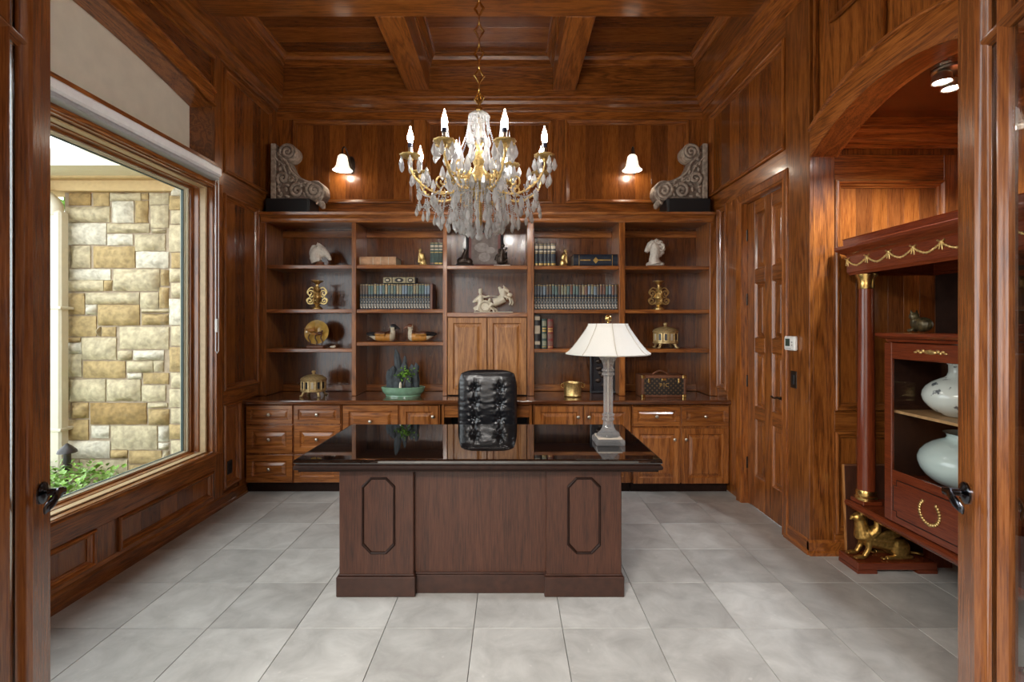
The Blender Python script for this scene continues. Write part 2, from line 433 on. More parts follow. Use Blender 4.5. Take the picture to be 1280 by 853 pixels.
def blob(mb, voxel, mats, it=3, matfn=None, name='blob', smooth=179):
    """merge overlapping solids into one continuous skin"""
    me = mb.mesh(name + '_raw', mats)
    o = bpy.data.objects.new(name + '_raw', me); COL.objects.link(o)
    r = o.modifiers.new('r', 'REMESH'); r.mode = 'VOXEL'; r.voxel_size = voxel
    sm = o.modifiers.new('s', 'SMOOTH'); sm.iterations = it; sm.factor = .5
    dg = bpy.context.evaluated_depsgraph_get()
    out = bpy.data.meshes.new_from_object(o.evaluated_get(dg))
    out.name = name
    bpy.data.objects.remove(o); bpy.data.meshes.remove(me)
    out.materials.clear()
    for m in (mats if isinstance(mats, (list, tuple)) else [mats]): out.materials.append(M[m])
    for p in out.polygons:
        p.material_index = matfn(p.center) if matfn else 0
        p.use_smooth = True
    return out

def spiral(c, r0, r1, a0, turns, n=26, plane='xz', y=0.0):
    out = []
    for i in range(n):
        t = i / (n - 1); a = a0 + turns * 2 * math.pi * t; r = r0 + (r1 - r0) * t
        out.append((c[0] + r * math.cos(a), y, c[1] + r * math.sin(a)))
    return out

def bez(p, n=14):
    """Catmull-Rom through points"""
    P = [Vector(q) for q in p]; out = []
    P = [P[0] * 2 - P[1]] + P + [P[-1] * 2 - P[-2]]
    for i in range(1, len(P) - 2):
        for k in range(n):
            t = k / n; a, b, c, d = P[i - 1], P[i], P[i + 1], P[i + 2]
            out.append(.5 * ((2 * b) + (c - a) * t + (2 * a - 5 * b + 4 * c - d) * t * t + (3 * b - a - 3 * c + d) * t ** 3))
    out.append(P[-2]); return out

# ------------------------------------------------------------------ room shell
YB, XL, XR, YA = 5.20, -2.44, 2.01, 3.34        # field planes of back, left, right and alcove wall
YF = 0.88                                       # room face of the front wall
ZB, ZC = 3.91, 4.27                             # underside of beams, coffer boards
PB = lambda u, v, n: (u, YB - n, v)
PL = lambda u, v, n: (XL + n, u, v)
PR = lambda u, v, n: (XR - n, u, v)
PA = lambda u, v, n: (u, YA - n, v)
PC = lambda u, v, n: (u, v, ZC - n)
AX = {PB: 'x', PA: 'x', PL: 'y', PR: 'y'}

def board(P, u0, u1, v0, v1, parent, name='rail', t=.02, mat=None):
    h = (u1 - u0) > (v1 - v0)
    if mat is None: mat = 'oak_' + (AX[P] if h else 'z')
    return MB().panel(P, u0, u1, v0, v1, [(0, 0), (0, t - .0025), (.0025, t)]).build(name, mat, parent)

MOULD = [(0, .018), (0, .032), (.005, .041), (.014, .043), (.022, .036), (.026, .026), (.036, .022), (.044, .013), (.05, .012), (.05, .003)]
def mould(P, u0, u1, v0, v1, parent, prof=MOULD, k=1.0, name='moulding', mats=None):
    mb = MB()
    rr = [[P(u0 + d * k, v0 + d * k, n), P(u1 - d * k, v0 + d * k, n), P(u1 - d * k, v1 - d * k, n), P(u0 + d * k, v1 - d * k, n)] for d, n in prof]
    mb.rings(rr, True, False, False)
    mb.m = [i % 2 for i in range(len(mb.f))]
    return mb.build(name, mats or ['oak_' + AX[P], 'oak_z'], parent)

def wallpanel(P, u0, u1, v0, v1, parent, pw=.165, k=1.0):
    mould(P, u0, u1, v0, v1, parent, k=k)
    d = .046 * k; a, b = u0 + d, u1 - d
    n = max(1, round((b - a) / pw)); w = (b - a) / n
    for i in range(n):
        MB().panel(P, a + i * w + .0006, a + (i + 1) * w - .0006, v0 + d, v1 - d, [(0, 0), (0, .0055), (.0006, .006)]).build('plank', 'plank_z' if (i + int(u0 * 7)) % 2 else 'plankd_z', parent)

# ---- floor
floor = structure(MB().box(-2.6, 3.1, -3.5, 5.4, -.12, -.012).build('floor', 'grout'), 'grey travertine tile floor of the study', 'floor')
TS, TX, TY = .4465, -.1846, 2.514
tile_me = MB().box(.0015, TS - .0015, .0015, TS - .0015, -.012, 0, .0012).mesh('tile', 'tile')
for i in range(-6, 8):
    for j in range(-8, 6):
        x, y = TX + i * TS, TY + j * TS
        if x + TS < -2.44 or x > 3.0 or y > 4.62: continue
        if x > 2.0 and (y + TS < 1.85 or y > 3.32): continue
        put('tile', tile_me, floor, (x, y, 0))

# ---- hall behind the camera
hall = structure(MB().box(-2.9, -2.8, -3.5, YF - .16, 0, 3.1).box(2.8, 2.9, -3.5, YF - .16, 0, 3.1).box(-2.9, 2.9, -3.6, -3.5, 0, 3.1)
                 .build('wall_hall', 'hall_paint'), 'plain pale walls of the entrance hall behind the doorway', 'wall')
structure(MB().box(-2.9, 2.9, -3.6, YF - .16, 3.1, 3.2).build('ceiling_hall', 'hall_paint'), 'plain pale ceiling of the entrance hall', 'ceiling')
wf = structure(MB().box(-2.66, -1.26, YF - .16, YF, 0, 4.4).box(1.24, 3.1, YF - .16, YF, 0, 4.4).box(-1.26, 1.24, YF - .16, YF, 2.68, 4.4)
               .build('wall_front', 'oak_z'), 'oak front wall around the double doorway', 'wall')

# ---- back wall
wb = structure(MB().box(-2.7, 2.2, YB, YB + .12, 0, 4.4).build('wall_back', 'oak_z'), 'oak panelled back wall above the bookcase', 'wall')
board(PB, -2.44, 2.01, 2.55, 2.79, wb); board(PB, -2.44, 2.01, 3.66, 3.78, wb)
for u0, u1 in ((-2.44, -2.26), (-1.0, -.88), (.44, .565), (1.85, 2.01)): board(PB, u0, u1, 2.79, 3.66, wb, 'stile')
for u0, u1 in ((-2.26, -1.0), (-.88, .44), (.565, 1.85)): wallpanel(PB, u0, u1, 2.79, 3.66, wb)
for i in range(0): pass
CROWN = [(0, 0), (.012, 0), (.016, .012), (.03, .018), (.034, .035), (.06, .055), (.072, .085), (.10, .10), (.105, .115), (.12, .12), (.12, .17), (0, .17)]
MB().prism([(YB - .02 - n, 3.74 + z) for n, z in CROWN], -2.44, 2.01, 'x').build('crown_moulding', 'oak_x', wb)

# ---- left wall
A0, A1 = .91, 4.09
archL = lambda y: 3.326 + .175 * (1 - ((y - 2.5) / 1.59) ** 2)
NA = 24
ya = [A0 + (A1 - A0) * i / NA for i in range(NA + 1)]
mb = MB().box(-2.68, XL, A1, 5.4, -.3, 4.4).box(-2.68, XL, .6, A0, -.3, 4.4).box(-2.68, XL, A0, A1, -.3, .49).box(-2.68, XL, A0, A1, 2.66, 2.84)
mb.rings([[(-2.68, y, archL(y)), (XL, y, archL(y)), (XL, y, 4.4), (-2.68, y, 4.4)] for y in ya])
wl = structure(mb.build('wall_left', 'oak_y'), 'oak panelled left wall with the picture window and arched recess', 'wall')
MB().box(-2.70, -2.625, A0, A1, 2.84, 3.52).build('recess_back', 'plaster', wl)
MB().rings([[(-2.62, y, archL(y) - .012), (-2.42, y, archL(y) - .012), (-2.42, y, archL(y) + .005), (-2.62, y, archL(y) + .005)] for y in ya]).build('arch_soffit', 'oak_y', wl, 40)
AC = [(0, 0), (.022, 0), (.036, .006), (.038, .018), (.022, .028), (.022, .105), (.036, .112), (.044, .122), (.040, .134), (.022, .142), (0, .142)]
MB().rings([[(XL + n, y, archL(y) - .012 + z) for n, z in AC] for y in ya]).build('arch_casing', 'oak_y', wl, 30)
MB().rings([[(XL, y, archL(y) + .12), (XL + .005, y, archL(y) + .12), (XL + .005, y, 3.71), (XL, y, 3.71)] for y in ya]).build('spandrel_panel', 'plankd_y', wl)  # darker tone stands in for the shading of a recessed field
MB().rings([[(XL + n, y, z) for n, z in ((0, 3.70), (.02, 3.70), (.03, 3.706), (.03, 3.722), (.02, 3.73), (.02, 3.78), (0, 3.78))] for y in (A0, A1)]).build('moulding', 'oak_y', wl)
board(PL, A1 - .004, 4.21, .10, 3.78, wl, 'stile', t=.024); board(PL, 5.075, 5.185, 2.56, 3.78, wl, 'stile')
MB().box(XL, XL + .034, A1 - .022, A1 - .004, 3.47, 3.70, .004).build('moulding', 'oak_z', wl)
board(PL, 4.21, 5.075, 3.70, 3.78, wl); board(PL, 4.21, 5.075, 2.646, 2.82, wl)
wallpanel(PL, 4.21, 5.075, 2.82, 3.70, wl)
wallpanel(PL, 4.21, 4.79, .97, 2.646, wl); board(PL, 4.79, 4.87, .853, 2.646, wl, 'stile')
board(PL, 4.21, 4.79, .853, .97, wl)
wallpanel(PL, 4.21, 4.47, .14, .853, wl, .2); board(PL, 4.47, 4.56, .10, .853, wl, 'stile')
board(PL, A0, A1, .34, .495, wl, t=.024); board(PL, A0, A1, .10, .13, wl)
for u0, u1 in ((3.08, 4.05), (1.93, 2.91), (.95, 1.76)): wallpanel(PL, u0, u1, .13, .34, wl, .175, .8)
for u0, u1 in ((2.91, 3.08), (1.76, 1.93)): board(PL, u0, u1, .13, .34, wl, 'stile')
board(PL, A0, A1, 2.79, 2.85, wl, t=.05)
MB().prism([(XL + .02 + n, 3.74 + z) for n, z in CROWN], YF, 5.19, 'y').build('crown_moulding', 'oak_y', wl)
BASE = [(0, 0), (.04, 0), (.04, .02), (.03, .03), (.03, .085), (.02, .10), (0, .10)]
o = MB().prism([(XL + n, z) for n, z in BASE], YF, 4.57, 'y').build('baseboard_left', 'oak_y'); structure(o, 'oak baseboard along the window wall', 'baseboard')
# outlet on the left wall
o = thing('wall_outlet', 'black electrical outlet low on the left wall panel', 'outlet', (XL + .006, 4.33, .30))
MB().box(0, .008, -.037, .037, -.058, .058, .003).build('cover_plate', 'black', o)
for z in (-.025, .025): MB().box(.008, .012, -.017, .017, z - .016, z + .016, .002).build('socket', 'speaker_black', o)

# ---- picture window
w1 = bpy.data.objects.new('window_1', None); COL.objects.link(w1); w1.location = (XL, 2.5, .465)
structure(w1, 'large fixed picture window with stepped wooden frame', 'window')
def PW(u, v, n): return (n, u - 2.5, v - .465)
def wring(u0, u1, v0, v1, d, n):
    kb, kt = .33, .5
    return [PW(u0 + d, v0 + d * kb, n), PW(u1 - d, v0 + d * kb, n), PW(u1 - d, v1 - d * kt, n), PW(u0 + d, v1 - d * kt, n)]
def wframe(prof, name, mats, sm=None):
    m = MB().rings([wring(.83, 4.166, .465, 2.70, d, n) for d, n in prof], True, False, False)
    m.m = [i % 2 for i in range(len(m.f))]
    return m.build(name, mats, w1)
OK2 = ['oak_y', 'oak_z']
wframe([(0, .020), (0, .038), (.01, .044), (.03, .04), (.05, .036), (.06, .034), (.075, .034), (.075, 0)], 'casing', OK2)
wframe([(.075, .012), (.09, .012), (.09, -.035), (.115, -.04), (.115, -.075), (.13, -.08), (.13, -.12), (.155, -.125), (.155, -.15)], 'jamb', OK2)
wframe([(.096, -.030), (.103, -.026), (.118, -.030), (.118, -.078), (.124, -.078)], 'jamb_sunlit_strip', plain('sunlit_jamb_tan', (.50, .36, .20), .35, vary=.1))  # added pale strip; daylight on the jamb wood is put into its colour
wframe([(.15, -.14), (.172, -.14), (.172, -.15), (.185, -.155), (.185, -.19)], 'sash', 'fascia')
wframe([(.183, -.162), (.194, -.162), (.194, -.18)], 'gasket', plain('gasket_green', (.03, .06, .055), .5))
MB().rings([wring(.83, 4.166, .465, 2.70, .188, n) for n in (-.176, -.170)]).build('pane', 'pane', w1)

# roller blind
rb = thing('roller_blind', 'slim white roller blind cassette along the window head', 'blind', (XL + .045, 4.03, 2.69))
MB().box(-.02, .075, -3.10, 0, .03, .10, .012).build('cassette', 'blind_white', rb)
MB().box(-.015, .06, -3.09, -.015, 0, .032, .006).build('bottom_rail', 'blind_grey', rb)
MB().tube([(-.004, .04, .06), (-.004, .04, -1.37), (.002, .05, -1.39), (.008, .06, -1.37), (.008, .06, .06)], .0035, 6).build('pull_cord', 'white_plastic', rb)
MB().box(-.006, .012, .030, .066, -1.22, -1.11, .004).build('cord_tensioner', 'white_plastic', rb)

# ---- right wall with door and arched opening
O0, O1 = 1.88, 3.32
archA = lambda y: 2.84 + .22 * (1 - ((y - 2.6) / .72) ** 2)
archB = lambda y: archA(y) - .185
yo = [O0 + (O1 - O0) * i / 24 for i in range(25)]
XW = 2.15
mb = MB().box(XR, XW, 4.306, 5.4, -.1, 4.4).box(XR, XW, 3.654, 4.306, 2.576, 4.4).box(XR, XW, YA, 3.654, -.1, 4.4).box(XR, XW, O1, YA, 2.66, 4.4).box(XR, XW, .6, O0, -.1, 4.4)
mb.rings([[(XR, y, archB(y)), (XW, y, archB(y)), (XW, y, 4.4), (XR, y, 4.4)] for y in yo])
wr = structure(mb.build('wall_right', 'oak_z'), 'oak panelled right wall with door and arched alcove opening', 'wall')
board(PR, 3.60, 5.185, 3.61, 3.78, wr); board(PR, 3.60, 5.185, 2.65, 2.80, wr)
board(PR, 4.975, 5.185, 2.80, 3.61, wr, 'stile'); board(PR, O1, 3.612, .10, 3.78, wr, 'stile', t=.024)
wallpanel(PR, 3.616, 4.975, 2.80, 3.61, wr, .19)
board(PR, 4.40, 4.59, .10, 2.65, wr, 'stile'); board(PR, 4.79, 4.87, .80, 2.65, wr, 'stile')
board(PR, 4.59, 4.79, .80, .93, wr); wallpanel(PR, 4.59, 4.79, .93, 2.65, wr, .2)
MB().prism([(XR - .02 - n, 3.74 + z) for n, z in CROWN], YF, 5.19, 'y').build('crown_moulding', 'oak_y', wr)
# arch casing and mouldings over the alcove
AC2 = [(0, 0), (.02, 0), (.024, .008), (.024, .165), (.034, .17), (.038, .178), (.034, .19), (.02, .195), (0, .195)]
MB().rings([[(XR - n, y, archB(y) - .008 + z) for n, z in AC2] for y in yo]).build('arch_casing', 'oak_y', wr, 30)
MB().rings([[(XR - .02, y, archB(y) - .012), (XW, y, archB(y) - .012), (XW, y, archB(y)), (XR - .02, y, archB(y))] for y in yo]).build('arch_soffit', 'oak_y', wr, 40)
MB().rings([[(XW + n, y, archB(y) - .014 + z) for n, z in ((0, 0), (.02, -.002), (.03, .01), (.02, .03), (0, .035))] for y in yo]).build('moulding', 'oak_y', wr, 30)
for y in (3.262, 2.675, 1.93):
    MB().box(XR - .032, XR, y - .012, y + .012, archA(y) - .02, 3.78, .006).build('moulding', 'oak_z', wr)
for u0, u1 in ((2.74, 3.10), (2.20, 2.60)):
    wallpanel(PR, u0, u1, 3.40, 3.70, wr, .18, .8)
o = MB().prism([(XR - n, z) for n, z in BASE], O1, 3.612, 'y').prism([(YA - n, z) for n, z in BASE], XR - .03, 2.95, 'x').build('baseboard_right', 'oak_y')
structure(o, 'oak baseboard below the thermostat wall and alcove', 'baseboard')
# door casing and door
DC = [(0, .0), (0, .03), (.012, .036), (.03, .032), (.06, .026), (.07, .03), (.085, .024), (.085, -.06)]
mb = MB()
for d, n in DC: pass
mb.rings([[PR(3.575 + d, 0, n), PR(3.575 + d, 2.655 - d, n), PR(4.385 - d, 2.655 - d, n), PR(4.385 - d, 0, n)] for d, n in DC], False, False, False)
o = structure(mb.build('trim_1', 'oak_z'), 'moulded oak casing around the inner door', 'door casing')
PD = lambda u, v, n: (2.06 - n, u, v); AX[PD] = 'y'
d1 = structure(MB().box(2.06, 2.085, 3.662, 4.298, .008, 2.568).build('door_1', 'oak_z'), 'tall eight panel oak door in the right wall', 'door')
rows = [(.27, .75), (.85, 1.31), (1.42, 1.88), (1.99, 2.46)]; cols = [(3.735, 3.90), (4.01, 4.175)]
for u0, u1 in ((3.662, 3.735), (3.90, 4.01), (4.175, 4.298)): board(PD, u0, u1, .01, 2.566, d1, 'stile')
zz = [.01] + [v for r in rows for v in r] + [2.566]
for (u0, u1) in cols:
    for k in range(0, len(zz), 2): board(PD, u0, u1, zz[k], zz[k + 1], d1)
    for v0, v1 in rows:
        MB().panel(PD, u0, u1, v0, v1, [(0, .02), (.006, .016), (.012, .004), (.02, .004), (.045, .014), (.048, .016)]).build('raised_panel', 'oak_z', d1)
for z in (.35, 1.05, 1.75, 2.3):
    MB().box(2.028, 2.045, 4.292, 4.312, z - .05, z + .05, .003).build('hinge', 'bronze', d1)
hl = MB().lathe([(.028, 0), (.03, .004), (.024, .012), (.011, .014), (.011, .05)], 14, T=Matrix.Translation((2.04, 3.70, .985)) @ Matrix.Rotation(R(-90), 4, 'Y')).build('door_handle', 'bronze', d1, 40)
MB().tube(bez([(1.992, 3.70, .985), (1.985, 3.73, .987), (1.988, 3.77, .978), (1.988, 3.81, .985)], 6), [.009] * 12 + [.008] * 7, 8).build('lever', 'bronze', hl, 60)

# alcove shell
wa = structure(MB().box(XR, 3.12, YA, YA + .1, -.1, 3.1).build('wall_alcove_back', 'oak_z'), 'oak panelled end wall of the alcove', 'wall')
board(PA, 2.0105, 2.153, .10, 2.66, wa, 'stile'); board(PA, 2.88, 3.0, .10, 2.66, wa, 'stile')
board(PA, 2.153, 2.88, 2.49, 2.66, wa); board(PA, 2.153, 2.88, .82, .96, wa); board(PA, 2.153, 2.88, .10, .14, wa)
wallpanel(PA, 2.153, 2.88, .96, 2.49, wa, .11); wallpanel(PA, 2.153, 2.88, .14, .82, wa, .11)
MB().prism([(YA - .018 - n * .8, 2.70 + z) for n, z in CROWN], XR, 3.0, 'x').build('crown_moulding', 'oak_x', wa)
structure(MB().box(3.0, 3.12, 1.78, YA + .1, -.1, 3.1).prism([(3.0 - n * .8, 2.70 + z) for n, z in CROWN], O0, YA - .01, 'y').build('wall_alcove_side', 'oak_z'), 'oak side wall behind the showcase', 'wall')
structure(MB().box(XW - .1, 3.12, 1.78, O0, -.1, 3.1).build('wall_alcove_front', 'oak_z'), 'oak near side wall of the alcove', 'wall')
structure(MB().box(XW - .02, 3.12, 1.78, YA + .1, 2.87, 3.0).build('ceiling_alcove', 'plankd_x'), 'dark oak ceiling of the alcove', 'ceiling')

# ---- coffered ceiling
ce = structure(MB().box(-2.7, 2.2, .6, 5.4, ZC, 4.42).build('ceiling', 'oak_x'), 'coffered oak ceiling of the study', 'ceiling')
XB = [(-1.05, -.82), (.43, .66)]; YBm = [(2.02, 2.28), (3.60, 3.86)]
for x0, x1 in XB:
    ys = [YF, 2.02, 2.28, 3.60, 3.86, 5.06]
    for k in (0, 2, 4): MB().box(x0, x1, ys[k], ys[k + 1], ZB, ZC, .004).build('beam', 'oak_y', ce)
for y0, y1 in YBm: MB().box(-2.30, 1.87, y0, y1, ZB, ZC, .004).build('cross_beam', 'oak_x', ce)
MB().box(-2.46, -2.30, YF, 5.2, ZB, ZC, .004).build('beam', 'oak_y', ce); MB().box(1.87, 2.03, YF, 5.2, ZB, ZC, .004).build('beam', 'oak_y', ce)
MB().box(-2.30, 1.87, 5.06, 5.2, ZB, ZC, .004).build('cross_beam', 'oak_x', ce); MB().box(-2.30, 1.87, YF, 1.0, ZB, ZC, .004).build('cross_beam', 'oak_x', ce)
CR = [(0, .13), (.014, .13), (.016, .115), (.026, .108), (.034, .07), (.055, .045), (.06, .03), (.072, .026), (.072, 0)]
AX[PC] = 'x'
for x0, x1 in ((-2.30, -1.05), (-.82, .43), (.66, 1.87)):
    for y0, y1 in ((1.0, 2.02), (2.28, 3.60), (3.86, 5.06)):
        mould(PC, x0, x1, y0, y1, ce, CR, 1.0, 'coffer_crown', ['oak_x', 'oak_y'])
        w = (y1 - y0) / 5
        for k in range(5):
            MB().box(x0, x1, y0 + k * w + .0008, y0 + (k + 1) * w - .0008, ZC - .012, ZC, .001).build('ceiling_board', 'plank_x' if k in (1, 3) else 'plankd_x', ce)

# ---- French doors standing open
def french_door(name, label, hinge, ang, side):
    d = bpy.data.objects.new(name, None); COL.objects.link(d); d.location = (*hinge, 0); d.rotation_euler = (0, 0, R(ang))
    structure(d, label, 'door')
    Wd, Hd, t, st = .752, 2.64, .023, .135
    for x0 in (0, Wd - st): MB().box(x0, x0 + st, -t, t, .008, Hd, .004).build('stile', 'door_z', d)
    MB().box(st, Wd - st, -t, t, .008, .26, .003).build('rail', 'door_x', d)
    MB().box(st, Wd - st, -t, t, Hd - .13, Hd, .003).build('rail', 'door_x', d)
    MB().box(st, Wd - st, -.003, .003, .26, Hd - .13).build('pane', 'pane', d)
    ux = (.235, .517); uz = (.37, 2.36)
    bead = [(t * .3, .0), (t * .55, .006), (t * .85, .010), (t, .016), (t * .85, .022), (t * .55, .026), (t * .3, .032)]
    def muntin(a, b, c, vert):
        prof = [(c - .022 + w * 1.35, s * h) for s, row in ((1, bead), (-1, bead[::-1])) for h, w in row]
        if vert: return MB().prism(prof, a, b, 'z').build('muntin', 'door_z', d, 40)
        return MB().prism([(y, x) for x, y in prof], a, b, 'x').build('muntin', 'door_x', d, 40)
    for x in ux: muntin(.26, Hd - .13, x, True)
    for z in uz: muntin(st, Wd - st, z, False)
    for sy in (-1, 1):                                   # glazing stops inside the stiles and rails
        def PG(u, v, n): return (u, sy * n, v)
        mb = MB().panel(PG, st, Wd - st, .26, Hd - .13, [(-.012, t), (-.010, t + .006), (-.004, t + .008), (.004, t + .003), (.012, t - .006), (.02, t - .010), (.026, .003)], cap=False)
        mb.m = [i % 2 for i in range(len(mb.f))]
        mb.build('glazing_stop', ['door_x', 'door_z'], d, 40)
    for sy in (-1, 1):
        T = Matrix.Translation((Wd - .058, sy * t, 1.0)) @ Matrix.Rotation(R(-90 * sy), 4, 'X')
        h = MB().lathe([(.034, 0), (.034, .005), (.028, .010), (.016, .013), (.0115, .016), (.0115, .058)], 20, T=T).build('handle', 'gunmetal', d, 40)
        x, y = Wd - .058, sy * (t + .052)
        pts = bez([(x + .006, y, 1.0), (x - .03, y, 1.003), (x - .06, y + sy * .004, .994), (x - .085, y - sy * .002, .982), (x - .095, y - sy * .008, .972)], 6)
        mb = MB()
        rr = []
        for i, p in enumerate(pts):
            q = i / (len(pts) - 1); hw = .013 + .006 * math.sin(q * math.pi); th = .008 * (1 - .5 * q)
            rr.append([(p[0], p[1] + th * math.cos(a), p[2] + hw * math.sin(a)) for a in [2 * math.pi * k / 10 for k in range(10)]])
        mb.rings(rr).build('lever', 'gunmetal', h, 60)
    return d
for ax in 'xz': M['door_' + ax] = wood('door_oak_' + ax, ax, dark=(.085, .023, .006), mid=(.190, .060, .014), light=(.265, .095, .025), var=.06, rough=.25, coat=.5, fine=.8)
french_door('door_2', 'glazed French door leaf standing open beside the showcase', (1.188, .905), 68.5, 1)
french_door('door_3', 'glazed French door leaf standing open beside the picture window', (-1.228, .905), 111.5, -1)

# ------------------------------------------------------------------ outside the window
structure(MB().box(-14, -2.69, -6, 16, -.5, -.2).build('ground', 'bed_soil'), 'bare garden soil outside the window', 'ground')
YS = 5.5
stones8 = [(348,165,458,228,'d'),(470,165,548,232,'t'),(555,165,708,205,'c'),(710,168,745,200,'t'),(750,168,846,225,'c'),
 (333,235,552,312,'c'),(565,208,672,315,'w'),(680,205,743,315,'t'),(757,230,846,340,'c'),(332,318,535,425,'w'),(540,320,750,366,'c'),(760,345,832,368,'c'),
 (540,372,667,428,'w'),(680,374,828,455,'c'),(333,430,353,540,'w'),(360,432,455,540,'c'),(472,434,678,540,'t'),(685,460,846,542,'w'),
 (333,547,343,600,'c'),(350,547,556,600,'w'),(570,548,802,656,'c'),(808,550,846,630,'t'),(333,603,520,658,'c'),(525,605,562,656,'t'),
 (333,668,425,775,'t'),(432,665,698,722,'c'),(706,664,795,742,'c'),(800,640,846,742,'t'),(432,725,487,775,'w'),(493,725,700,828,'t'),(712,745,846,765,'c'),(712,770,846,826,'t'),
 (333,782,486,882,'t'),(497,835,700,830,'c')]
stones1 = [(497,36,506,84,'c'),(512,36,582,84,'t'),(602,36,846,146,'c'),(333,88,405,112,'t'),(333,115,410,168,'w'),(412,90,585,200,'c'),
 (593,155,660,202,'c'),(670,153,822,202,'w'),(333,172,412,285,'c'),(420,206,628,292,'t'),(638,206,768,262,'c'),(772,206,820,258,'c'),(642,265,712,293,'w'),(720,266,846,320,'t'),
 (355,298,530,408,'c'),(537,298,706,406,'c'),(713,328,830,408,'c'),(333,292,350,400,'c'),(333,408,355,490,'w'),(365,415,445,492,'t'),(455,415,735,522,'d'),(742,415,840,440,'c'),(747,446,846,525,'t'),
 (333,500,445,600,'t'),(462,530,548,592,'w'),(560,530,788,648,'c'),(795,535,846,608,'w'),(795,616,846,648,'w'),(340,606,553,692,'w'),(558,652,640,692,'t'),(648,654,810,718,'t'),(818,654,846,718,'c'),(405,699,640,790,'c'),(333,699,398,790,'c'),(648,725,846,790,'t')]
allst = [s for s in stones8 if s[3] > s[1] + 15] + [(a, b + 800, c, d + 800, e) for a, b, c, d, e in stones1]
TONE = dict(w='lime_white', c='lime_cream', t='lime_tan', d='lime_dark')
def stone(x0, x1, z0, z1, y, tone, parent, rnd):
    dp = rnd.uniform(.02, .05); nx, nz = max(3, int((x1 - x0) / .07) + 1), max(3, int((z1 - z0) / .07) + 1)
    sd = rnd.uniform(0, 100); mb = MB(); vs = []; fs = []
    for j in range(nz + 1):
        for i in range(nx + 1):
            ed = i in (0, nx) or j in (0, nz)
            x = x0 + (x1 - x0) * i / nx; z = z0 + (z1 - z0) * j / nz
            if ed: x += noise.noise((x * 9, z * 9, sd)) * .007; z += noise.noise((z * 9, sd, x * 9)) * .007
            d = (0 if ed else dp + noise.noise((x * 12, z * 12, sd)) * .018)
            vs.append((x, y - .012 - d, z))
    w = nx + 1
    for j in range(nz):
        for i in range(nx): fs.append((j * w + i, j * w + i + 1, (j + 1) * w + i + 1, (j + 1) * w + i))
    n = len(vs); edge = [(i, 0) for i in range(nx)] + [(nx, j) for j in range(nz)] + [(i, nz) for i in range(nx, 0, -1)] + [(0, j) for j in range(nz, 0, -1)]
    ids = [j * w + i for i, j in edge]
    for a in ids: vs.append((vs[a][0], y + .02, vs[a][2]))
    for k in range(len(ids)):
        k2 = (k + 1) % len(ids); fs.append((ids[k], ids[k2], n + k2, n + k))
    return mb.add(vs, fs).build('stone', TONE[tone], parent, 50)
rnd = random.Random(3)
xw0, xw1 = PX(81, YS), PX(213, YS)
we = structure(MB().box(xw0, -2.69, YS, YS + .3, -.4, 3.02).box(-3.70, -2.69, YS - .05, YS + .3, -.4, 3.02).build('wall_exterior', 'mortar'), 'limestone block wall of the house outside the window', 'wall')
for a, b, c, d, t in allst:
    stone(PX(a / 4, YS), PX(c / 4, YS), PZ(200 + d / 4, YS), PZ(200 + b / 4, YS), YS, t, we, rnd)
pier = [(135,178,'w'),(182,250,'t'),(254,320,'c'),(326,460,'c'),(466,540,'t'),(545,610,'c'),(616,690,'c'),(696,826,'w'),(832,930,'c'),(936,1058,'t'),(1064,1140,'c'),(1146,1236,'c'),(1242,1318,'c'),(1324,1396,'t'),(1402,1486,'c'),(1492,1600,'t')]
for k, (a, b, t) in enumerate(pier):
    y = YS - .05; z0, z1 = PZ(200 + b / 4, y), PZ(200 + a / 4, y); x = -3.69 - (k % 2) * .02
    stone(x, -3.44 + (k % 3) * .05, z0, z1, y, t, we, rnd); stone(-3.42 + (k % 3) * .05, -2.75, z0, z1, y, 'ctcw'[k % 4], we, rnd)
# second, farther wall glimpsed beyond the downspout
wg = structure(MB().box(-9.5, -6.1, 9.0, 9.3, -.4, 3.4).build('wall_garden', 'mortar'), 'farther limestone wall glimpsed beyond the downspout', 'wall')
for j in range(11):
    x = -9.4 + .2 * (j % 2)
    while x < -6.2:
        w = rnd.uniform(.4, .75); stone(x, min(x + w - .03, -6.12), -.3 + j * .33, .01 + j * .33, 9.0, rnd.choice('wcctc'), wg, rnd); x += w
ev = structure(MB().box(-7.2, -2.69, YS - .50, YS - .38, 3.13, 3.17).build('trim_2', 'fascia'), 'cream eave boards above the limestone wall', 'eave')
MB().box(-7.2, -2.69, YS - .08, YS + .2, 2.99, 3.11, .008).build('frieze_board', 'soffit', ev)
MB().box(-7.2, -2.69, YS - .16, YS + .2, 3.11, 3.20, .008).build('frieze_board', 'soffit', ev)
MB().prism([(YS - .50, 3.16), (YS - .36, 3.13), (YS - .16, 3.13), (YS - .16, 3.3), (YS - .50, 3.3), (YS - .52, 3.27)], -7.2, -2.69, 'x').build('gutter', 'fascia', ev)
ds = thing('downspout', 'cream metal downspout running down beside the limestone wall', 'downspout', (PX(71, 5.36), 5.36, -.2))
MB().box(-.088, .088, -.06, .06, 0, 2.95, .02).build('pipe', 'downspout', ds)
MB().tube(bez([(-.02, 0, 2.90), (-.03, 0, 3.02), (-.16, -.02, 3.14), (-.40, -.06, 3.22), (-.7, -.12, 3.28)], 6), .075, 12).build('elbow', 'downspout', ds, 50)
for z in (.6, 1.9): MB().box(-.1, .1, -.068, .11, z, z + .03, .004).build('bracket', 'downspout', ds)
pl = thing('path_light', 'small black garden path light by the downspout', 'garden light', (PX(84, 5.2), 5.2, -.2)); pl.scale = (.72, .72, .88)
MB().lathe([(.012, 0), (.012, .22), (.05, .24), (.055, .3), (.02, .34)], 12).build('stem', 'black', pl, 40)
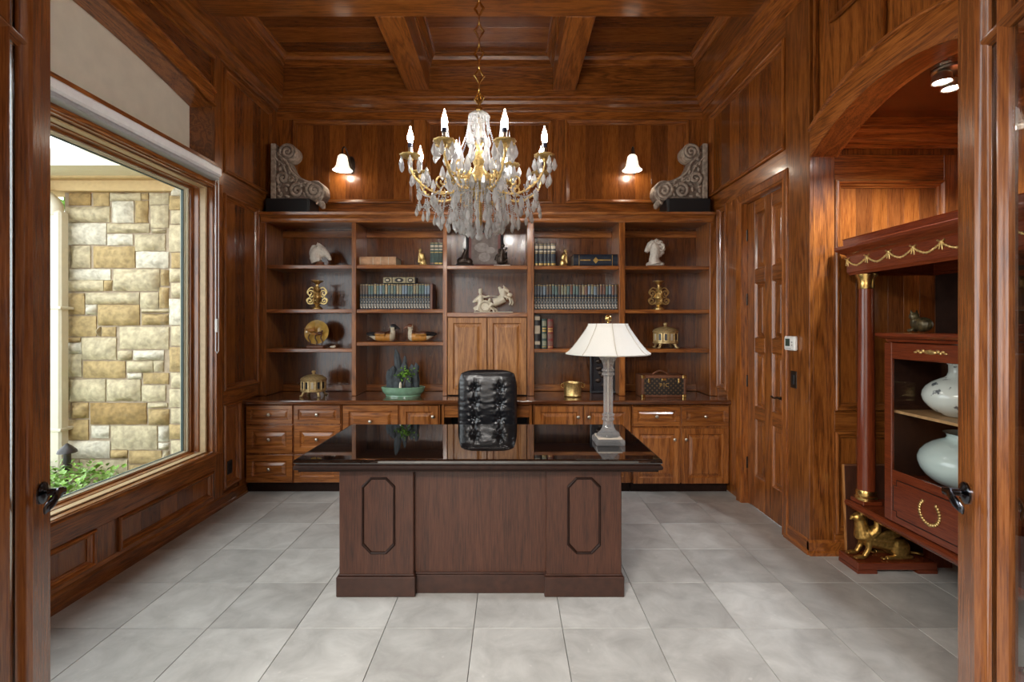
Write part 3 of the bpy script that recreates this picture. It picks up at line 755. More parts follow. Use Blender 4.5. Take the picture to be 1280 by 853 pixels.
MB().lathe([(.12, .46), (.11, .49), (.05, .54), (.012, .57)], 16).lathe([(.05, .33), (.045, .47)], 12).build('lamp_head', 'black', pl, 40)

def leaf_mesh():
    return [(0, 0, 0), (.5, .35, .12), (.55, 0, .02), (.5, -.35, .12), (1, 0, -.05)], [(0, 2, 1), (0, 3, 2), (1, 2, 4), (2, 3, 4)]
def foliage(pts, size, seed):
    r = random.Random(seed); mb = MB(); lv, lf = leaf_mesh()
    for p in pts:
        s = size * r.uniform(.6, 1.3)
        T = Matrix.Translation(p) @ Matrix.Rotation(r.uniform(0, 6.28), 4, 'Z') @ Matrix.Rotation(r.uniform(-1.0, .4), 4, 'Y') @ Matrix.Rotation(r.uniform(-.6, .6), 4, 'X') @ Matrix.Scale(s, 4)
        mb.add(lv, lf, 0, T)
    return mb
M['ivy'] = plain('groundcover_green', (.17, .33, .055), .45, vary=.55, nscale=9)
pts = []
for k in range(4200):
    x = rnd.uniform(-5.4, -2.95); y = rnd.uniform(3.2, 5.25)
    h = .25 * max(0, 1 - (max(0, x + 4.3) / 1.7) ** 1.2) + .06
    pts.append((x, y, -.2 + h * rnd.uniform(.25, 1.0)))
o = foliage(pts, .07, 1).build('groundcover', 'ivy'); tag(o, 'leafy green groundcover growing below the window', 'plants', kind='stuff')
def tree(loc, h, rad, seed, label):
    t = thing('tree', label, 'tree', loc); r = random.Random(seed)
    MB().tube([(0, 0, 0), (.05, .02, h * .3), (-.04, 0, h * .6), (0, 0, h * .8)], [.12, .1, .07, .04], 8).build('trunk', 'bark', t, 60)
    pp = []
    for k in range(1900):
        a, c, q = r.uniform(0, 6.28), r.uniform(-1, 1), r.uniform(.5, 1) ** .5
        pp.append((rad * q * math.cos(a) * (1 - c * c) ** .5, rad * q * math.sin(a) * (1 - c * c) ** .5, h * .68 + h * .36 * c * q))
    foliage(pp, .2, seed).build('crown', 'ivy', t)
tree((-7.55, 7.6, -.2), 4.2, 1.15, 5, 'leafy tree beyond the downspout outside')

# ------------------------------------------------------------------ furniture
def wpart(mb, name, mats, root, smooth=None, sub=None):
    """a part modelled in room coordinates under a root that is only translated"""
    o = mb.build(name, mats, sub if sub is not None else root, smooth)
    if sub is None: o.location = -Vector(root.location)
    return o
for ax in 'xz': M['cab_' + ax] = wood('cabinet_oak_' + ax, ax, dark=(.075, .018, .004), mid=(.275, .088, .017), light=(.44, .168, .042), var=.10)
YU, YCF = 4.80, 4.55
ux = lambda px: (px - CX) * YU / F
uz = lambda py: EYE - (py - CY) * YU / F
# ---- bookcase
M['backoak_shaded'] = wood('bookcase_back_oak_shaded', 'z', dark=(.032, .008, .0022), mid=(.125, .037, .0075), light=(.215, .072, .016), var=.05, rough=.22, coat=.6, bump=.25)  # same oak, darkened: the shade of the bays is in the colour
bc = thing('bookcase', 'wall wide oak bookcase with five bays of shelves above the cabinets', 'bookcase', (-.215, 5.0, .85))
ups = [(-2.42, ux(332.5)), (ux(439.5), ux(445)), (ux(553.5), ux(558.8)), (ux(659), ux(667.5)), (ux(774), ux(781.5)), (ux(887.5), 1.988)]
for x0, x1 in ups: wpart(MB().box(x0, x1, YU, 5.17, .852, 2.60, .003), 'upright', 'cab_z', bc)
wpart(MB().box(-2.41, 1.98, 5.165, 5.178, .852, 2.60), 'back_panel', 'backoak_shaded', bc)
wpart(MB().box(-2.41, 1.98, YU + .004, 5.165, 2.526, 2.60), 'top_board', 'cab_x', bc)
wpart(MB().prism([(YU, 2.515), (YU - .012, 2.515), (YU - .02, 2.53), (YU - .022, 2.55), (YU - .045, 2.575), (YU - .06, 2.58), (YU - .065, 2.605), (5.178, 2.605), (5.178, 2.598), (YU, 2.598)], -2.385, 1.945, 'x'), 'cornice', 'cab_x', bc)
SH = {0: (2.110, 1.684, 1.305), 1: (2.110, 1.684, 1.368), 2: (2.104,), 3: (2.102, 1.68, 1.302), 4: (2.100, 1.68, 1.302)}
bays = [(ups[i][1], ups[i + 1][0]) for i in range(5)]
for i, zs in SH.items():
    for z in zs: wpart(MB().box(bays[i][0] - .002, bays[i][1] + .002, YU + .012, 5.165, z - .036, z, .004), 'shelf', 'cab_x', bc)
for x0, x1 in bays:
    if x0 < -.7 or x1 > .3: wpart(MB().box(x0, x1, 5.145, 5.165, 2.43, 2.50, .004), 'ledger', 'cab_x', bc); wpart(MB().box(x0, x1, 5.15, 5.165, .852, .92, .004), 'ledger', 'cab_x', bc)
# closed cupboard in the middle bay
wpart(MB().box(bays[2][0] - .002, bays[2][1] + .002, YU + .004, 5.165, 1.608, 1.652, .004), 'shelf', 'cab_x', bc)
wpart(MB().box(bays[2][0], bays[2][1], YU + .05, YU + .06, .852, 1.61), 'cupboard_back', 'black', bc)
PUp = lambda u, v, n: (u, YU + .022 - n, v)
RAISE = [(0, 0), (0, .018), (.003, .022), (.052, .022), (.058, .016), (.062, .010), (.070, .010), (.092, .019), (.096, .020)]
xm = (bays[2][0] + bays[2][1]) / 2
for x0, x1 in ((bays[2][0] + .006, xm - .003), (xm + .003, bays[2][1] - .006)):
    wpart(MB().panel(PUp, x0, x1, .86, 1.602, RAISE), 'cupboard_door', 'honey_z', bc)

# ---- base cabinets
PF = lambda u, v, n: (u, YCF - n, v)
cxx = lambda px: (px - CX) * 4.53 / F
cz = lambda py: EYE - (py - CY) * 4.53 / F
KN = [(.006, 0), (.006, .012), (.015, .016), (.016, .022), (.010, .028), (0, .029)]
def knob(mat, x, z, parent):
    return MB().lathe(KN, 12, T=Matrix.Translation((x, YCF - .02, z)) @ Matrix.Rotation(R(90), 4, 'X')).build('knob', mat, parent, 50)
def front(root, name, px0, px1, py0, py1, kx=.5, ky=.5, mat='cab_x', knobmat='steel'):
    x0, x1, z0, z1 = cxx(px0), cxx(px1), cz(py1), cz(py0)
    s = min(1.0, (z1 - z0) / .24, (x1 - x0) / .3)
    d = wpart(MB().panel(PF, x0, x1, z0, z1, [(a * s, n) for a, n in RAISE]), name, mat, root)
    knob(knobmat, x0 + (x1 - x0) * kx, z0 + (z1 - z0) * ky, d)
def base_unit(label, px0, px1, py_top=506):
    x0, x1 = cxx(px0), cxx(px1)
    r = thing('base_cabinet', label, 'cabinet', ((x0 + x1) / 2, 4.87, 0), group='built-in base cabinets')
    wpart(MB().box(x0 + .001, x1 - .001, YCF, 5.17, .095, .80, .002), 'body', 'cab_z', r)
    wpart(MB().box(x0 + .001, x1 - .001, 4.60, 4.62, 0, .095), 'toe_kick', 'walnut_edge', r)
    return r
r = base_unit('base cabinet with six drawers below the gilt box and plate bay', 305.5, 426.5)
for a, b in ((308, 365.3), (367.5, 425.3)):
    for c, d in ((507, 530), (532, 567), (569.5, 603.5)): front(r, 'drawer', a, b, c, d)
r = base_unit('base cabinet with one door and drawers below the rock landscape tray', 427, 550)
for c, d in ((507, 547), (549, 603.5)): front(r, 'drawer', 428.5, 497.5, c, d)
front(r, 'door', 500, 548, 507.5, 603.5, .86, .86, 'cab_z')
r = base_unit('base cabinet with two doors below the small brass pot', 666.5, 789.5)
front(r, 'door', 668.5, 728.7, 508, 604, .9, .86, 'cab_z'); front(r, 'door', 730.3, 788.3, 508, 604, .1, .86, 'cab_z')
r = base_unit('base cabinet with two doors under two drawers beside the panel door', 790, 912.5)
for a, b, k in ((791.5, 850, .88), (852.5, 911, .08)):
    front(r, 'drawer', a, b, 508.5, 533); front(r, 'door', a, b, 535.5, 605, k, .8, 'cab_z')
kx0, kx1 = cxx(550.4), cxx(666)
r = thing('kneehole_apron', 'shallow oak apron drawer over the open kneehole behind the chair', 'cabinet', ((kx0 + kx1) / 2, 4.87, 0))
wpart(MB().box(kx0 + .004, kx0 + .03, 4.56, 5.17, 0, .80, .002), 'side_panel', 'cab_z', r); wpart(MB().box(kx1 - .03, kx1 - .004, 4.56, 5.17, 0, .80, .002), 'side_panel', 'cab_z', r)
wpart(MB().box(kx0 + .03, kx1 - .03, 4.57, 4.60, .685, .795, .003), 'drawer_front', 'cab_x', r)
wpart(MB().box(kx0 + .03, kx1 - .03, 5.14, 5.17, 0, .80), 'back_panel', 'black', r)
wt = MB().prism([(5.178, .803), (4.535, .803), (4.515, .815), (4.50, .818), (4.498, .838), (4.506, .85), (5.178, .85)], -2.412, 1.985, 'x').build('worktop', wood('worktop_oak', 'x', dark=(.05, .014, .005), mid=(.12, .038, .013), light=(.19, .07, .024), var=.05, rough=.14, coat=.8))
tag(wt, 'long glossy oak worktop over the base cabinets', 'worktop')

# ---- desk
D = thing('desk', 'large walnut executive desk with glossy black top', 'desk', (-.178, 3.23, 0))
wpart(MB().panel(lambda u, v, n: (u, v, n), -1.19, .836, 2.735, 3.735, [(.014, .727), (.005, .731), (0, .738), (0, .748), (.004, .754), (.010, .757), (.010, .764), (.02, .764)], cap=False), 'edge_moulding', 'walnut_edge', D)
wpart(MB().panel(lambda u, v, n: (u, v, n), -1.19, .836, 2.735, 3.735, [(.012, .763), (.004, .765), (.002, .770), (.002, .781), (.006, .787), (.014, .789)]), 'desktop', 'black_glass', D)
wpart(MB().box(-1.17, .816, 2.755, 3.715, .716, .727), 'top_rail', 'walnut_edge', D)
for a, b in ((-.9656, -.546), (.203, .627)):
    p = wpart(MB().box(a, b, 2.82, 3.66, .118, .716, .004), 'pedestal', 'walnut_z', D)
    wpart(MB().box(a - .012, b + .012, 2.80, 3.68, 0, .112, .004).box(a - .006, b + .006, 2.812, 3.67, .112, .122, .004), 'plinth', 'plinth', D)
    xc = (a + b) / 2 + (.012 if a < 0 else -.0); hx, z0, z1, c = .095, .235, .668, .05
    oc = [(xc - hx + c, z0), (xc + hx - c, z0), (xc + hx, z0 + c), (xc + hx, z1 - c), (xc + hx - c, z1), (xc - hx + c, z1), (xc - hx, z1 - c), (xc - hx, z0 + c)]
    rr = []
    for d, n in ((0, 0), (.001, .006), (.006, .010), (.012, .006), (.014, 0)):
        k = 1 - d / hx; kz = 1 - d / ((z1 - z0) / 2)
        rr.append([(xc + (x - xc) * k, 2.82 - n, (z0 + z1) / 2 + (z - (z0 + z1) / 2) * kz) for x, z in oc])
    wpart(MB().rings(rr, True, False, False), 'octagon_moulding', 'walnut_edge', D)
    for k, (q0, q1) in enumerate(((.14, .42), (.43, .56), (.57, .70))):
        dr = wpart(MB().box(a + .02, b - .02, 3.66, 3.678, q0, q1, .004), 'drawer', 'walnut_x', D)
for i in range(3):
    w = (.203 + .546) / 3
    wpart(MB().box(-.546 + i * w, -.546 + (i + 1) * w, 2.858, 2.876, .105, .718), 'modesty_panel', 'walnut_z', D)
wpart(MB().box(-.55, .21, 2.842, 2.86, 0, .105, .003).box(-.55, .21, 2.848, 2.86, .105, .116, .003), 'plinth', 'plinth', D)

# ---- chair
ch = thing('office_chair', 'black tufted leather swivel chair behind the desk', 'chair', (-.198, 4.10, 0))
BT = [(sx * .108, .865 + (k - 1) * .128 - .005) for sx in (-1, 1) for k in range(-1, 3)]
BT = [(x, z) for x, z in BT if z < 1.12]
def tuft(x, z, hw, zc, hz, bulge, pts):
    u, v = x / hw, (z - zc) / hz
    d = bulge * max(0, 1 - abs(u) ** 5) ** .5 * max(0, 1 - abs(v) ** 5) ** .5
    for bx, bz in pts:
        dx, dz = x - bx, z - bz; r = math.hypot(dx, dz); a = math.atan2(dz, dx)
        d -= .026 * math.exp(-(r / .030) ** 2)
        d += .0035 * math.cos(7 * a + bx * 40 + bz * 31) * math.exp(-((r - .03) / .035) ** 2)
        d -= .012 * math.exp(-(dx / .006) ** 2) * math.exp(-(dz / .075) ** 4)
    d += .0025 * noise.noise((x * 10, z * 42, bulge)) + .0008 * noise.noise((x * 40, z * 110, 3))
    return d
def cushion(hw, zc, hz, bulge, pts, nu=56, nv=70, k=.42):
    rr = []
    for j in range(nv + 1):
        row = []
        for i in range(nu + 1):
            u, v = -1 + 2 * i / nu, -1 + 2 * j / nv
            x, z = hw * u * math.sqrt(1 - k * v * v * v * v / 2), zc + hz * v * math.sqrt(1 - k * u * u * u * u / 2)
            row.append((x, -tuft(x, z, hw, zc, hz, bulge, pts), z))
        rr.append(row)
    return MB().rings(rr, False, False, False)
mbk = cushion(.255, .83, .31, .055, BT)
bk = mbk.build('backrest', 'leather', ch, 170, loc=(0, .235, 0))
mb = MB()
nn = 56
rim = []
for y, k in ((.232, 1.0), (.25, 1.006), (.275, .995), (.29, .96)):
    ring = []
    for i in range(64):
        a = 2 * math.pi * i / 64; c, s = math.cos(a), math.sin(a)
        u = math.copysign(abs(c) ** .28, c); v = math.copysign(abs(s) ** .28, s)
        m_ = max(abs(u), abs(v)); u /= m_; v /= m_
        ring.append((.257 * k * u * math.sqrt(1 - .42 * v ** 4 / 2), y, .83 + .312 * k * v * math.sqrt(1 - .42 * u ** 4 / 2)))
    rim.append(ring)
mb.rings(rim, True, False, True).build('back_shell', 'leather', ch, 50)
for bx, bz in BT: MB().ball((bx, .235 - .028, bz), (.012, .008, .012), 10, 6).build('button', 'leather', bk, 80, loc=(0, -.235, 0))
seat = MB()
rr = []
for z, k in ((.42, .93), (.43, 1.0), (.47, 1.02), (.51, .98), (.525, .85), (.52, .4)):
    rr.append([(.25 * k * math.copysign(abs(math.cos(a)) ** .4, math.cos(a)), -.03 + .24 * k * math.copysign(abs(math.sin(a)) ** .4, math.sin(a)), z) for a in [2 * math.pi * i / 32 for i in range(32)]])
seat.rings(rr).build('seat', 'leather', ch, 60)
MB().box(-.04, .04, .1, .30, .40, .43, .006).box(-.04, .04, .285, .305, .40, .62, .006).build('back_bracket', 'black', ch)
MB().lathe([(.03, .10), (.03, .25), (.018, .25), (.018, .40), (.1, .41), (.1, .42)], 14).build('gas_column', 'black', ch, 40)
for k in range(5):
    a = R(90 + 72 * k); c, s = math.cos(a), math.sin(a)
    lg = MB().tube([(.02 * c, .02 * s, .115), (.15 * c, .15 * s, .10), (.27 * c, .27 * s, .075)], [.028, .022, .016], 8).build('leg', 'gunmetal', ch, 60)
    MB().lathe([(.022, -.012), (.026, -.008), (.026, .008), (.022, .012)], 14, T=Matrix.Translation((.272 * c, .272 * s, .027)) @ Matrix.Rotation(a, 4, 'Z') @ Matrix.Rotation(R(90), 4, 'X')).tube([(.272 * c, .272 * s, .03), (.272 * c, .272 * s, .08)], .007, 8).build('caster', 'black', lg, 40)

# ---- desk lamp
lp = thing('table_lamp', 'crystal column table lamp with white bell shade on the desk', 'lamp', (.612, 3.13, .789))
MB().box(-.088, .088, -.088, .088, 0, .036, .006).build('base', 'lamp_crystal', lp)
MB().box(-.074, .074, -.074, .074, .036, .046, .002).build('base_plate', plain('lamp_plate', (.55, .47, .38), .3, vary=.1), lp)
MB().lathe([(.07, .046), (.07, .056), (.062, .066), (.048, .078), (.036, .098), (.030, .125), (.028, .14)], 16, lobes=8, lobe=.05).build('foot', 'lamp_crystal', lp, 40)
MB().lathe([(.026, .14), (.036, .147), (.036, .158), (.027, .165), (.036, .172), (.036, .182), (.027, .188)], 20, lobes=10, lobe=.06).build('collar', 'lamp_crystal', lp, 40)
MB().lathe([(.029, .188), (.029, .42)], 24).build('column', 'lamp_crystal', lp, 40)
MB().lathe([(.004, .14), (.004, .57)], 8).build('core_rod', 'steel', lp, 40)
MB().lathe([(.027, .42), (.037, .427), (.037, .438), (.028, .445), (.037, .452), (.036, .463), (.029, .468)], 20, lobes=10, lobe=.06).build('collar', 'lamp_crystal', lp, 40)
MB().lathe([(.029, .468), (.031, .49), (.040, .515), (.058, .54), (.076, .556), (.078, .562), (.02, .563)], 24, lobes=12, lobe=.04).build('capital', 'lamp_crystal', lp, 40)
SHP = [(.263, .555), (.2645, .562), (.250, .572), (.228, .592), (.195, .632), (.162, .678), (.136, .716), (.124, .738), (.1235, .747)]
NSH = 48
def shade_r(r, a):            # eight soft gores
    return r * (1 - .022 * abs(math.sin(4 * a)) )
rr = [[(shade_r(r, 2 * math.pi * i / NSH) * math.cos(2 * math.pi * i / NSH), shade_r(r, 2 * math.pi * i / NSH) * math.sin(2 * math.pi * i / NSH), z) for i in range(NSH)] for r, z in SHP]
sh = MB().rings(rr, True, False, False).build('shade', 'shade', lp, 60)
so = sh.modifiers.new('t', 'SOLIDIFY'); so.thickness = .003
for k in range(8):
    a = 2 * math.pi * k / 8
    MB().tube([((r + .0015) * math.cos(a), (r + .0015) * math.sin(a), z) for r, z in SHP], .0022, 5).build('seam', 'shade_seam', sh)
MB().lathe([(.012, .742), (.006, .75), (.006, .758), (.017, .765), (.023, .781), (.017, .798), (.004, .806)], 16).build('finial', 'brass', lp, 40)
MB().tube([(-.122, 0, .742), (.122, 0, .742)], .002, 5).tube([(0, -.122, .742), (0, .122, .742)], .002, 5).build('harp', 'brass', lp)

# ---- speakers and carved corbels above the bookcase
spk_me = None
def speaker(x0, x1, label):
    s = thing('loudspeaker', label, 'speaker', ((x0 + x1) / 2, 4.97, 2.606), group='black speakers on the bookcase')
    h = (x1 - x0) / 2
    MB().box(-h, h, -.115, .13, 0, .158, .006).build('cabinet', 'black', s)
    MB().box(-h + .012, h - .012, -.125, -.114, .01, .148, .004).build('grille', 'speaker_black', s)
speaker(PX(331, 4.85), PX(386.5, 4.85), 'low black speaker under the corbel by the window wall')
speaker(PX(834, 4.85), PX(889, 4.85), 'low black speaker under the corbel by the door wall')
def corbel(x, sgn, label):
    c = thing('carved_corbel', label, 'corbel', (x, 4.985, 2.766), group='carved corbels above the bookcase')
    # outline in metres, x grows away from the side wall
    top = bez([(.085, .47, 0), (.115, .43, 0), (.165, .385, 0), (.195, .32, 0), (.233, .265, 0), (.32, .205, 0), (.448, .158, 0), (.515, .112, 0), (.530, .055, 0), (.50, .0, 0)], 5)
    poly = [(.02, 0), (.02, .52), (.07, .50)] + [(p[0], p[1]) for p in top]
    th = .07
    MB().rings([[(sgn * a, y, b) for a, b in poly] for y in (-th, th)]).build('body', 'carved_dark', c)
    MB().box(min(0, sgn * .05), max(0, sgn * .05), -th - .012, th + .012, 0, .55, .006).build('back_board', 'carved', c)
    def lump(pts, r): return MB().tube([(sgn * p[0], p[1], p[2]) for p in pts], r, 8)
    for cx_, cz_, r_ in ((.165, .468, .085), (.430, .088, .098)):
        vm = MB().lathe([(r_ - .008, -th - .016), (r_, -th - .004), (r_, th + .004), (r_ - .008, th + .016)], 28, T=Matrix.Translation((sgn * cx_, 0, cz_)) @ Matrix.Rotation(R(90), 4, 'X'))
        vm.m = [1 if len(f) > 4 else 0 for f in vm.f]
        vm.build('volute', ['carved', 'carved_dark'], c, 40)
    for (cx_, cz_, r0, a0, t, w) in ((.165, .468, .074, 200, -1.9, .013), (.430, .088, .086, 110, 1.9, .014), (.125, .205, .062, 250, -1.5, .016), (.26, .085, .068, 70, 1.6, .016), (.20, .195, .03, 0, 1.2, .011)):
        lump(spiral((cx_, cz_), r0, .008, R(a0), t, 40, y=-th - .016), [w] * 32 + [w * .8] * 8).build('scroll', 'carved', c, 60)
    edge = [(p[0] - .014, -th - .008, p[1] - .012) for p in top]
    lump(edge, .012).build('rib', 'carved', c, 60)
    lump([(p[0] - .035, p[1], p[2] - .035) for p in edge], .009).build('rib', 'carved', c, 60)
    rnd2 = random.Random(11); lf = MB()
    for px_, pz_ in [(.08, .09), (.10, .05), (.075, .13), (.15, .10), (.09, .30), (.08, .36), (.10, .40), (.18, .27), (.25, .20), (.33, .16), (.16, .03), (.33, .05), (.08, .03), (.08, .45), (.30, .14), (.16, .14), (.12, .33), (.07, .24)]:
        lf.ball((sgn * px_, -th - .004, pz_), (.026, .018, .014), 8, 6, rot=Matrix.Rotation(rnd2.uniform(0, 3), 3, 'Y'))
    lf.build('leaf_carving', 'carved', c, 60)['kind'] = 'stuff'
    MB().tube([(sgn * .43, 0, .0), (sgn * .47, 0, -.02), (sgn * .485, 0, -.05), (sgn * .495, 0, -.075)], [.035, .034, .03, .016], 8).build('tail_leaf', 'carved', c, 60)
corbel(PX(343, 4.985), 1, 'carved scroll corbel standing against the window wall')
corbel(PX(881, 4.985), -1, 'carved scroll corbel standing against the door wall')

# ---- wall sconces
def sconce(x, label):
    s = thing('wall_sconce', label, 'sconce', (x, YB - .006, 3.22), group='bell sconces over the bookcase')
    MB().lathe([(.045, 0), (.05, .006), (.035, .014), (.012, .018)], 16, T=Matrix.Translation((.05, 0, -.03)) @ Matrix.Rotation(R(90), 4, 'X') @ Matrix.Diagonal((.8, 1.9, 1, 1))).build('back_plate', 'bronze', s, 40)
    MB().tube(bez([(.045, -.012, -.02), (.04, -.06, .04), (.018, -.10, .12), (0, -.13, .10), (0, -.13, .04)], 6), .007, 8).build('arm', 'bronze', s, 60)
    MB().lathe([(.018, .05), (.03, .045), (.03, .03)], 14, c=(0, -.13, 0)).build('cap', 'bronze', s, 40)
    MB().lathe([(.03, .036), (.046, .02), (.056, -.03), (.064, -.075), (.082, -.105), (.10, -.12), (.096, -.122), (.06, -.075), (.05, -.03), (.03, .02)], 24, c=(0, -.13, 0)).build('glass_shade', 'sconce_glass', s, 60)
    d = bpy.data.lights.new('sconce_bulb', 'POINT'); d.energy = 1.5; d.color = (1, .88, .7); d.shadow_soft_size = .03
    o = bpy.data.objects.new('sconce_bulb', d); COL.objects.link(o); o.parent = s; o.location = (0, -.13, -.13)
sconce(-1.70, 'lit bell sconce above the duck decoy bay'); sconce(1.234, 'lit bell sconce above the chess knight bay')

# ---- chandelier
CH = Vector((-.2, 3.2, ZC - .012))
cd = thing('chandelier', 'crystal chandelier with brass arms and candle bulbs hanging from the ceiling', 'chandelier', CH)
DROP = MB().lathe([(0, 0), (.0055, -.010), (.0125, -.036), (.0085, -.050), (0, -.060)], 6).mesh('crystal_drop', 'crystal')
SPEAR = MB().lathe([(0, .16), (.012, .03), (.016, .01), (.008, 0)], 6).mesh('crystal_spear', 'crystal')
def cp(mb, name, mat, smooth=None):
    o = mb.build(name, mat, cd, smooth); o.location = (0, 0, -CH.z); return o
def drop(x, y, z, parent, s=1.0, a=0.0):
    return put('crystal_drop', DROP, parent, (x, y, z), (0, 0, a), (s, s, s))
cp(MB().lathe([(.012, ZC - .09), (.02, ZC - .07), (.06, ZC - .03), (.07, ZC - .013)], 20), 'canopy', 'brass', 40)
z = ZC - .09; k = 0
dia = MB()
lk = [(0, 0, 0), (.018, 0, -.035), (.03, 0, -.05), (.018, 0, -.065), (0, 0, -.10), (-.018, 0, -.065), (-.03, 0, -.05), (-.018, 0, -.035)]
DIA = MB().tube(lk, .008, 6, closed=True).mesh('chain_link', 'brass', 60)
OV = MB().tube([(.010 * math.cos(a), 0, -.028 + .028 * math.sin(a)) for a in [2 * math.pi * i / 12 for i in range(12)]], .0045, 6, closed=True).mesh('chain_ring', 'brass', 60)
while z > 2.98:
    put('chain_link', DIA, cd, (0, 0, z - CH.z), (0, 0, R(12 if k % 2 else -10))); z -= .094
    put('chain_link', OV, cd, (0, 0, z - CH.z), (0, 0, R(90))); z -= .05; k += 1
cp(MB().lathe([(.008, 3.0), (.012, 2.97), (.010, 2.93), (.022, 2.915), (.022, 2.90), (.012, 2.885)], 14), 'hanging_loop', 'brass', 40)
cp(MB().lathe([(.012, 2.89), (.045, 2.885), (.066, 2.868), (.068, 2.855), (.060, 2.85)], 24, lobes=12, lobe=.05), 'crown_dome', 'crystal', 40)
cp(MB().lathe([(.010, 2.88), (.010, 2.72), (.022, 2.71), (.03, 2.69), (.018, 2.66), (.03, 2.62), (.045, 2.58), (.03, 2.54), (.05, 2.50), (.085, 2.475), (.10, 2.455), (.10, 2.425), (.07, 2.40), (.03, 2.37), (.018, 2.30), (.02, 2.18), (.006, 2.15)], 20), 'stem', 'gilt', 40)
cp(MB().lathe([(.028, 2.84), (.03, 2.82), (.026, 2.74), (.03, 2.72)], 12), 'stem_glass', 'crystal', 40)
BULB = MB().lathe([(.008, 0), (.0135, .012), (.0185, .032), (.0175, .05), (.011, .072), (.005, .092), (.0015, .108)], 10).mesh('bulb', 'bulb', 60)
CAND = MB().lathe([(.013, 0), (.013, .062), (.015, .064), (.015, .072), (.008, .073)], 12).mesh('candle', 'steel', 40)
SOCK = MB().lathe([(.0155, .05), (.0155, .076), (.010, .078)], 12).mesh('socket', plain('socket_navy', (.02, .022, .05), .4), 40)
BOB = MB().lathe([(.010, -.03), (.016, -.02), (.014, -.008), (.05, -.004), (.062, .004), (.064, .009), (.03, .004), (.012, .004)], 20, lobes=10, lobe=.05).mesh('bobeche', 'gilt', 40)
BEAD = MB().ball((0, 0, 0), 1, 6, 4)
def arm(ang, r, zb, zs, n):
    """one curved arm from the hub out to its candle"""
    pts = bez([(.06, 0, zs), (r * .35, 0, zs - .055), (r * .62, 0, zs - .075), (r * .88, 0, zs - .02), (r * 1.0, 0, zs + .06), (r, 0, zb - .02)], 7)
    mb = MB().tube(pts, .0068, 8)
    for p in pts[2:-2:2]: mb.ball((p[0], 0, p[2] + .011), .0062, 6, 4)
    sc = spiral((r * .55, zs + .0), .045, .008, R(-90), 1.3, 22); mb.tube(sc, .006, 6)
    o = mb.build('arm', 'gilt', cd, 50); o.location = (0, 0, -CH.z); o.rotation_euler = (0, 0, R(ang))
    put('bobeche', BOB, o, (r, 0, zb)); put('candle', CAND, o, (r, 0, zb + .004)); put('socket', SOCK, o, (r, 0, zb + .004)); put('bulb', BULB, o, (r, 0, zb + .078))
    for k in range(n):
        a = 2 * math.pi * k / n + .3; drop(r + .06 * math.cos(a), .06 * math.sin(a), zb - .006, o, 1.4, a)
    return o
for k in range(8):
    o = arm(22.5 + 45 * k, .44, 2.548, 2.42, 6)
    for rr_, zz_, s in ((.17, 2.345, 1.5), (.29, 2.335, 1.6), (.385, 2.37, 1.5), (.34, 2.50, 1.5), (.24, 2.52, 1.6)): drop(rr_, 0, zz_, o, s)
for k in range(4): arm(40 + 90 * k, .26, 2.60, 2.52, 5)
for k in range(6):
    a = R(60 * k + 15); put('crystal_spear', SPEAR, cd, (.20 * math.cos(a), .20 * math.sin(a), 2.62 - CH.z), None, (1.1, 1.1, 1.1))
def ring(n, r, z, s, off=0.0):
    for k in range(n):
        a = 2 * math.pi * (k + off) / n; drop(r * math.cos(a), r * math.sin(a), z - CH.z, cd, s, a)
ring(12, .064, 2.80, .8); ring(8, .06, 2.74, 1.4); ring(9, .13, 2.64, 1.9, .3); ring(10, .19, 2.56, 1.8); ring(12, .14, 2.46, 1.7, .5)
ring(16, .395, 2.275, 1.05, .25); ring(16, .33, 2.255, 1.15); ring(16, .255, 2.215, 1.25, .5); ring(16, .185, 2.245, 1.25); ring(14, .155, 2.20, 1.35, .5); ring(12, .115, 2.185, 1.35); ring(8, .07, 2.165, 1.35)
cp(MB().ball((0, 0, 2.092), .024, 10, 8), 'crystal_ball', 'crystal')
st = MB(); bv = 6
def strand(p, q, sag, n, r=.0058):
    for k in range(n + 1):
        t = k / n; P = Vector(p).lerp(Vector(q), t); P.z -= sag * 4 * t * (1 - t)
        st.lathe([(0, -r), (r * .8, -r * .55), (r * .8, r * .55), (0, r)], 5, c=tuple(P))
for k in range(8):
    a, b = R(22.5 + 45 * k), R(67.5 + 45 * k)
    strand((.40 * math.cos(a), .40 * math.sin(a), 2.36), (.40 * math.cos(b), .40 * math.sin(b), 2.36), .075, 22)
    strand((.10 * math.cos(a), .10 * math.sin(a), 2.43), (.40 * math.cos(a), .40 * math.sin(a), 2.37), .09, 20)
    strand((.055 * math.cos(a), .055 * math.sin(a), 2.86), (.13 * math.cos(a), .13 * math.sin(a), 2.63), .03, 16)
for n, r, z0, z1 in ((16, .395, 2.36, 2.275), (16, .33, 2.345, 2.255), (16, .255, 2.34, 2.215), (16, .185, 2.40, 2.245), (14, .155, 2.42, 2.20), (12, .115, 2.42, 2.185), (8, .07, 2.40, 2.165)):
    off = {.395: .25, .255: .5, .155: .5}.get(r, 0)
    for k in range(n):
        a = 2 * math.pi * (k + off) / n; strand((r * .92 * math.cos(a), r * .92 * math.sin(a), z0), (r * math.cos(a), r * math.sin(a), z1), 0, max(4, int((z0 - z1) / .0125)))
for n, r, z0, z1 in ((18, .062, 2.855, 2.80),):
    for k in range(n):
        a = 2 * math.pi * k / n; strand((r * math.cos(a), r * math.sin(a), z0), (r * math.cos(a), r * math.sin(a), z1), 0, 5)
o = cp(st, 'bead_strands', 'crystal'); o['kind'] = 'stuff'

